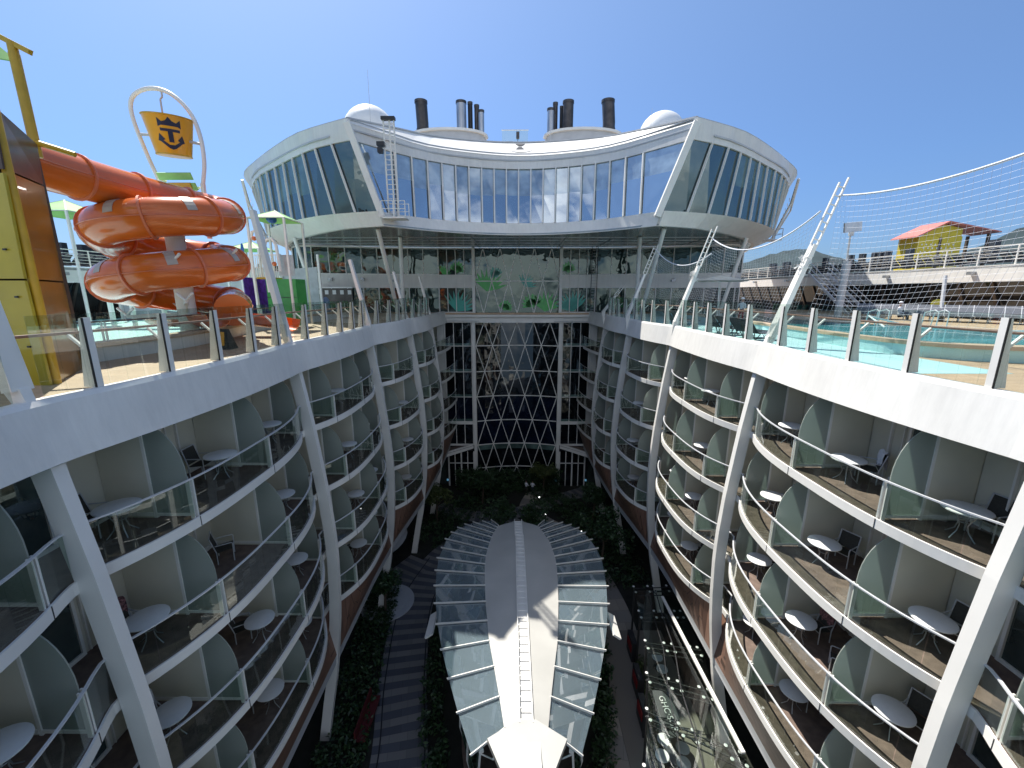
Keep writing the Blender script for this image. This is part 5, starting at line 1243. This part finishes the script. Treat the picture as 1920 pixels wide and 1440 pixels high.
# caution sign
cs = empty('caution_sign', (-10.9, 15.6, -2.1), 'black tapered floor sign with yellow face beside the left wall', 'sign')
MB().hexa([(-11.15, 15.4, -2.1), (-10.65, 15.4, -2.1), (-10.65, 15.9, -2.1), (-11.15, 15.9, -2.1)], [(-11.05, 15.58, -1.35), (-10.8, 15.58, -1.35), (-10.8, 15.72, -1.35), (-11.05, 15.72, -1.35)]).build('sign_body', 'awning', cs)
m_ = MB(); quad(m_, (-11.06, 15.40, -1.95), (-10.83, 15.40, -1.95), (-10.86, 15.53, -1.45), (-11.0, 15.53, -1.45), (0, -.02, 0)); m_.build('yellow_face', 'yellow', cs)

# ------------------------------------------------------------------ upper deck terraces on both sides
for s in (-1, 1):
    nm = SIDE[s]
    tr = empty('upper_terrace', (s*31, 38, .7), f'white edged upper sun terrace running along the {nm} side of the ship', 'terrace', 'upper terraces')
    y0, y1 = 8, 64
    # gentle curve: farther out towards the camera
    cr = [(s*(29.2+.0016*(y-45)**2 if y < 45 else 29.2+.0), y) for y in ys(y0, y1, 2)]
    MB().band([(x, y, .65) for x, y in cr], [(x, y, 1.65) for x, y in cr], (s*.25, 0, 0)).build('terrace_fascia', 'hull', tr)
    MB().slab(cr, [(x+s*9, y) for x, y in cr], 1.45, 1.6).build('terrace_floor', 'greypaint', tr)
    r_ = MB()
    for z in (1.95, 2.15, 2.35, 2.55): r_.sweep([(x+s*.1, y, z) for x, y in cr], .03, .03)
    r_.sweep([(x+s*.1, y, 2.78) for x, y in cr], .06, .06)
    for x, y in cr: r_.box((x+s*.1, y, 2.2), (.06, .06, 1.2))
    r_.build('railing', 'white', tr)
    for i, (a, b) in enumerate(zip(cr, cr[1:])):
        MB().band([(a[0]+s*2.6, a[1]+.08, -2.1), (b[0]+s*2.6, b[1]-.08, -2.1)], [(a[0]+s*1.4, a[1]+.08, .65), (b[0]+s*1.4, b[1]-.08, .65)], (s*.06, 0, 0)).build('lounge_window', 'terracepane', tr)
        MB().beam((a[0]+s*2.55, a[1], -2.1), (a[0]+s*1.35, a[1], .65), .14, .2, (0, 1, 0)).build('window_frame', 'stackdark', tr)
    for x, y in cr[4::3]: MB().box((x-s*.15, y, 1.2), (.35, .3, .2)).build('floodlight', 'grey', tr)
    # rows of folded loungers on the terrace
    l_ = MB(); q_ = random.Random(4+s)
    for x, y in cr:
        for k in range(3):
            yy_ = y+k*.66
            l_.box((x+s*(1.6+q_.random()*.4), yy_, 1.95), (1.9, .5, .08)); l_.box((x+s*(.9), yy_, 2.25), (.7, .5, .06), ry=s*.8)
            if q_.random() < .35: l_.box((x+s*3.2, yy_, 2.7), (.4, .4, 1.6))
    tag(l_.build('terrace_loungers', 'navy_textile'), f'crowded rows of dark loungers on the upper {nm} terrace', 'loungers', kind='stuff')
# stairs on the right
st = empty('deck_stairs', (27, 38, -2.1), 'grey staircase rising to the upper right terrace', 'stairs')
m_ = MB()
for k in range(13): m_.box((27.6, 34+k*.42, -1.9+k*.28), (1.6, .34, .05))
m_.build('tread', 'greypaint', st); m_ = MB()
for dx in (-.85, .85):
    m_.beam((27.6+dx, 33.6, -2.0), (27.6+dx, 39.4, 1.7), .06, .24)
    for h in (.5, .95): m_.beam((27.6+dx, 33.6, -2.0+h), (27.6+dx, 39.4, 1.7+h), .04)
m_.build('stair_rail', 'rail', st)
# yellow hut
hut = empty('yellow_hut', (37.5, 38, 1.6), 'yellow wooden hut with red sheet roof on the upper right terrace', 'hut')
MB().box((36.4, 38.6, 3.1), (3.7, 1.9, 3.1)).build('hut_wall', 'hutwall', hut)
m_ = MB()
for k in range(8):
    for j in range(5): m_.box((34.9+k*.38+.19*(j % 2), 37.63, 2.8+j*.3), (.11, .02, .11), ry=.785)
m_.build('dot_pattern', 'tabletop', hut)
MB().box((36.4, 37.62, 3.2), (.2, .06, 2.7)).build('corner_board', 'bark', hut)
m_ = MB(); quad(m_, (34.0, 37.2, 4.55), (36.5, 37.2, 5.75), (36.5, 39.8, 5.75), (34.0, 39.8, 4.55), (0, 0, .1)); quad(m_, (36.5, 37.2, 5.75), (41.2, 37.4, 4.95), (41.2, 39.8, 4.95), (36.5, 39.8, 5.75), (0, 0, .1)); m_.build('roof', 'hutroof', hut)
MB().prism([(34.55, 37.7, 4.6), (36.5, 37.7, 5.65), (38.2, 37.7, 5.3), (38.2, 37.7, 4.6)], (0, .05, 0)).build('gable', 'hutwall', hut)
for x, y in ((40.6, 37.8), (40.6, 39.5), (39.1, 39.5)): MB().box((x, y, 3.2), (.18, .18, 3.4)).build('porch_post', 'bark', hut)
# floodlight pole
lp = empty('floodlight_pole', (22.9, 30, -2.1), 'tall grey pole with a square panel lamp behind the net', 'lamp')
MB().tube([(22.9, 30, -2.1), (22.9, 30, 2.1)], .24, 12).build('lower_pole', 'greypaint', lp, True); MB().tube([(22.9, 30, 2.1), (22.85, 30, 3.9)], .06, 8).build('upper_pole', 'greypaint', lp, True)
MB().box((22.85, 29.9, 4.3), (1.15, .12, .62), ry=-.1).build('panel_lamp', 'stack', lp)
MB().box((22.85, 29.95, 3.9), (.3, .1, .3)).build('lamp_bracket', 'greypaint', lp)
pp = empty('deck_post', (26.2, 26, -2.1), 'slim grey post rising beyond the pool to the terrace edge', 'post')
MB().tube([(26.2, 26, -2.1), (26.9, 27, 1.0)], .1, 8).build('post_shaft', 'greypaint', pp, True)
dsc = empty('round_sign', (29.4, 30, -1.2), 'round yellow disc sign on the terrace windows', 'sign')
MB().tube([(29.6, 29.8, -.85), (29.62, 29.84, -.85)], .38, 24).build('disc', 'yellowp', dsc)
# parasol
um = empty('deck_parasol', (14.45, 30, -2.1), 'cream flat parasol behind the net on the right deck', 'parasol')
m_ = MB(); ap = Vector((14.3, 30, 1.15))
ri_ = [Vector((14.3+1.9*math.cos(2*PI*k/8), 30+1.9*math.sin(2*PI*k/8), .78)) for k in range(8)]
for k in range(8): m_.add([ap, ri_[k], ri_[(k+1) % 8]], [(0, 1, 2)]); m_.add([ap-Vector((0, 0, .04)), ri_[k]-Vector((0, 0, .04)), ri_[(k+1) % 8]-Vector((0, 0, .04))], [(0, 1, 2)])
m_.build('canopy', 'creamcanvas', um); MB().tube([(14.4, 30, -2.1), (14.3, 30, 1.1)], .045, 8).build('pole', 'white', um)
m_ = MB()
for k in range(8): m_.beam(ap-Vector((0, 0, .45)), ri_[k].lerp(ap, .5)-Vector((0, 0, .04)), .02)
m_.build('ribs', 'white', um)
# loungers
def make_lounger(mat='navy_textile'):
    t = empty('sun_lounger', (0, 0, 0), 'x', 'lounger')
    MB().hexa([(-.3, -.9, .34), (.3, -.9, .34), (.3, .3, .32), (-.3, .3, .32)], [(-.3, -.9, .36), (.3, -.9, .36), (.3, .3, .34), (-.3, .3, .34)]).build('seat', mat, t)
    MB().hexa([(-.3, .3, .33), (.3, .3, .33), (.3, .85, .95), (-.3, .85, .95)], [(-.3, .28, .35), (.3, .28, .35), (.3, .83, .97), (-.3, .83, .97)]).build('backrest', mat, t)
    for sx in (-1, 1):
        x = .31*sx
        MB().tube([(x, -.95, .35), (x, .3, .33), (x, .86, .97)], .02, 6).build('side_rail', 'dark' if mat == 'navy_textile' else 'rail', t)
        MB().tube([(x, -.7, .35), (x, -.78, .1), (x, -.7, .02), (x, -.1, .02), (x, .1, .33)], .018, 6).tube([(x, .2, .33), (x, .45, .02), (x, .62, .66)], .018, 6).build('leg', 'dark' if mat == 'navy_textile' else 'rail', t)
    return t
L0 = make_lounger()
near = [(10.9, 18.7, 'nearest to the camera'), (10.9, 19.7, 'second from the camera'), (10.9, 21.0, 'third from the camera'), (10.9, 22.2, 'fourth from the camera'), (10.7, 26.6, 'fifth, just beyond the third right mast'), (10.6, 27.8, 'sixth, farther beyond the third right mast')]
for i, (x, y, w) in enumerate(near):
    o = L0 if i == 0 else copy_tree(L0)
    o.location = (x, y, -2.1); o.rotation_euler = (0, 0, PI/2+.25); o['label'] = f'black reclined lounger behind the right glass fence, {w}'; o['group'] = 'black loungers behind the right fence'
G0 = make_lounger('greytextile')
for i in range(16):
    o = G0 if i == 0 else copy_tree(G0)
    t = i/15; o.location = (29.2-5.6*t, 21.6+7.2*t, -1.73); o.rotation_euler = (0, 0, -.75); o['group'] = 'grey loungers in a row beyond the pool'
    o['label'] = f'grey lounger in the row beyond the pool, ' + ('rightmost' if i == 0 else f'number {i+1} counting from the right')
    o['category'] = 'lounger'
# a row of hoop rails near the parasol
hp = empty('hoop_rail', (14, 31, -2.1), 'white hooped pool rails beneath the cream parasol', 'rail')
m_ = MB()
for k in range(3): x = 13.2+k*.9; m_.tube([(x, 31, -2.1), (x, 31, -1.2), (x+.15, 31, -1.0), (x+.55, 31, -1.0), (x+.7, 31, -1.2), (x+.7, 31, -2.1)], .03, 6)
m_.build('hoop', 'rail', hp, True)

# ------------------------------------------------------------------ camera, light, world
cam = bpy.data.cameras.new('Camera'); co = bpy.data.objects.new('Camera', cam); C.objects.link(co)
cam.sensor_width = 36; cam.lens = 780/1920*36; cam.clip_start = .05; cam.clip_end = 12000
co.location = (0, 0, 0); co.rotation_euler = (math.radians(90-12.435), 0, math.radians(.37)); S.camera = co

sd_ = Vector((-.40, .55, 1.0)).normalized()
sun = bpy.data.lights.new('Sun', 'SUN'); so = bpy.data.objects.new('Sun', sun); C.objects.link(so)
sun.energy = 5.0; sun.angle = math.radians(.5); sun.color = (1, .96, .89)
so.rotation_euler = sd_.to_track_quat('Z', 'Y').to_euler()
w = bpy.data.worlds.new('World'); S.world = w; w.use_nodes = True
nt = w.node_tree; bg = nt.nodes['Background']
sk = nt.nodes.new('ShaderNodeTexSky'); sk.sky_type = 'NISHITA'; sk.sun_disc = False
sk.sun_elevation = math.asin(sd_.z); sk.sun_rotation = math.atan2(sd_.x, sd_.y)
sk.altitude = 0; sk.air_density = 1.0; sk.dust_density = .6; sk.ozone_density = 2.2
# a bank of light cloud low behind the camera, which the lounge windows mirror
tc = nt.nodes.new('ShaderNodeTexCoord'); mp = nt.nodes.new('ShaderNodeMapping'); mp.inputs['Scale'].default_value = (1.6, 1.6, 3.6)
nz = nt.nodes.new('ShaderNodeTexNoise'); nz.inputs['Scale'].default_value = 2.1; nz.inputs['Detail'].default_value = 8; nz.inputs['Roughness'].default_value = .6
rp = nt.nodes.new('ShaderNodeValToRGB'); rp.color_ramp.elements[0].position = .42; rp.color_ramp.elements[1].position = .64
sx = nt.nodes.new('ShaderNodeSeparateXYZ'); mr = nt.nodes.new('ShaderNodeMapRange'); mr.inputs[1].default_value = -.25; mr.inputs[2].default_value = -.6; mr.inputs[3].default_value = 0; mr.inputs[4].default_value = .8
mu = nt.nodes.new('ShaderNodeMath'); mu.operation = 'MULTIPLY'
mx = nt.nodes.new('ShaderNodeMix'); mx.data_type = 'RGBA'; mx.inputs[7].default_value = (8.5, 8.6, 8.8, 1)
nt.links.new(tc.outputs['Generated'], mp.inputs[0]); nt.links.new(mp.outputs[0], nz.inputs['Vector']); nt.links.new(nz.outputs['Fac'], rp.inputs[0])
nt.links.new(tc.outputs['Generated'], sx.inputs[0]); nt.links.new(sx.outputs['Y'], mr.inputs[0]); nt.links.new(rp.outputs[0], mu.inputs[0]); nt.links.new(mr.outputs[0], mu.inputs[1])
hz = nt.nodes.new('ShaderNodeMapRange'); hz.inputs[1].default_value = -.05; hz.inputs[2].default_value = .55
nt.links.new(sx.outputs['Z'], hz.inputs[0])
tn = nt.nodes.new('ShaderNodeValToRGB'); tn.color_ramp.elements[0].color = (.22, .32, .53, 1); tn.color_ramp.elements[1].color = (.70, .76, .83, 1)
e_m = tn.color_ramp.elements.new(.45); e_m.color = (.42, .53, .70, 1)
nt.links.new(hz.outputs[0], tn.inputs[0])
ml_ = nt.nodes.new('ShaderNodeMix'); ml_.data_type = 'RGBA'; ml_.blend_type = 'MULTIPLY'; ml_.inputs[0].default_value = 1
nt.links.new(sk.outputs[0], ml_.inputs[6]); nt.links.new(tn.outputs[0], ml_.inputs[7])
nt.links.new(mu.outputs[0], mx.inputs[0]); nt.links.new(ml_.outputs[2], mx.inputs[6]); nt.links.new(mx.outputs[2], bg.inputs[0])
bg.inputs[1].default_value = .13
S.view_settings.view_transform = 'Standard'; S.view_settings.look = 'None'; S.view_settings.gamma = 1; S.view_settings.use_curve_mapping = False
S.view_settings.exposure = .68
S.cycles.use_denoising = True
S.cycles.transparent_max_bounces = 24; S.cycles.max_bounces = 6; S.cycles.diffuse_bounces = 3; S.cycles.glossy_bounces = 4
S.cycles.caustics_reflective = False; S.cycles.caustics_refractive = False; S.cycles.sample_clamp_indirect = 6
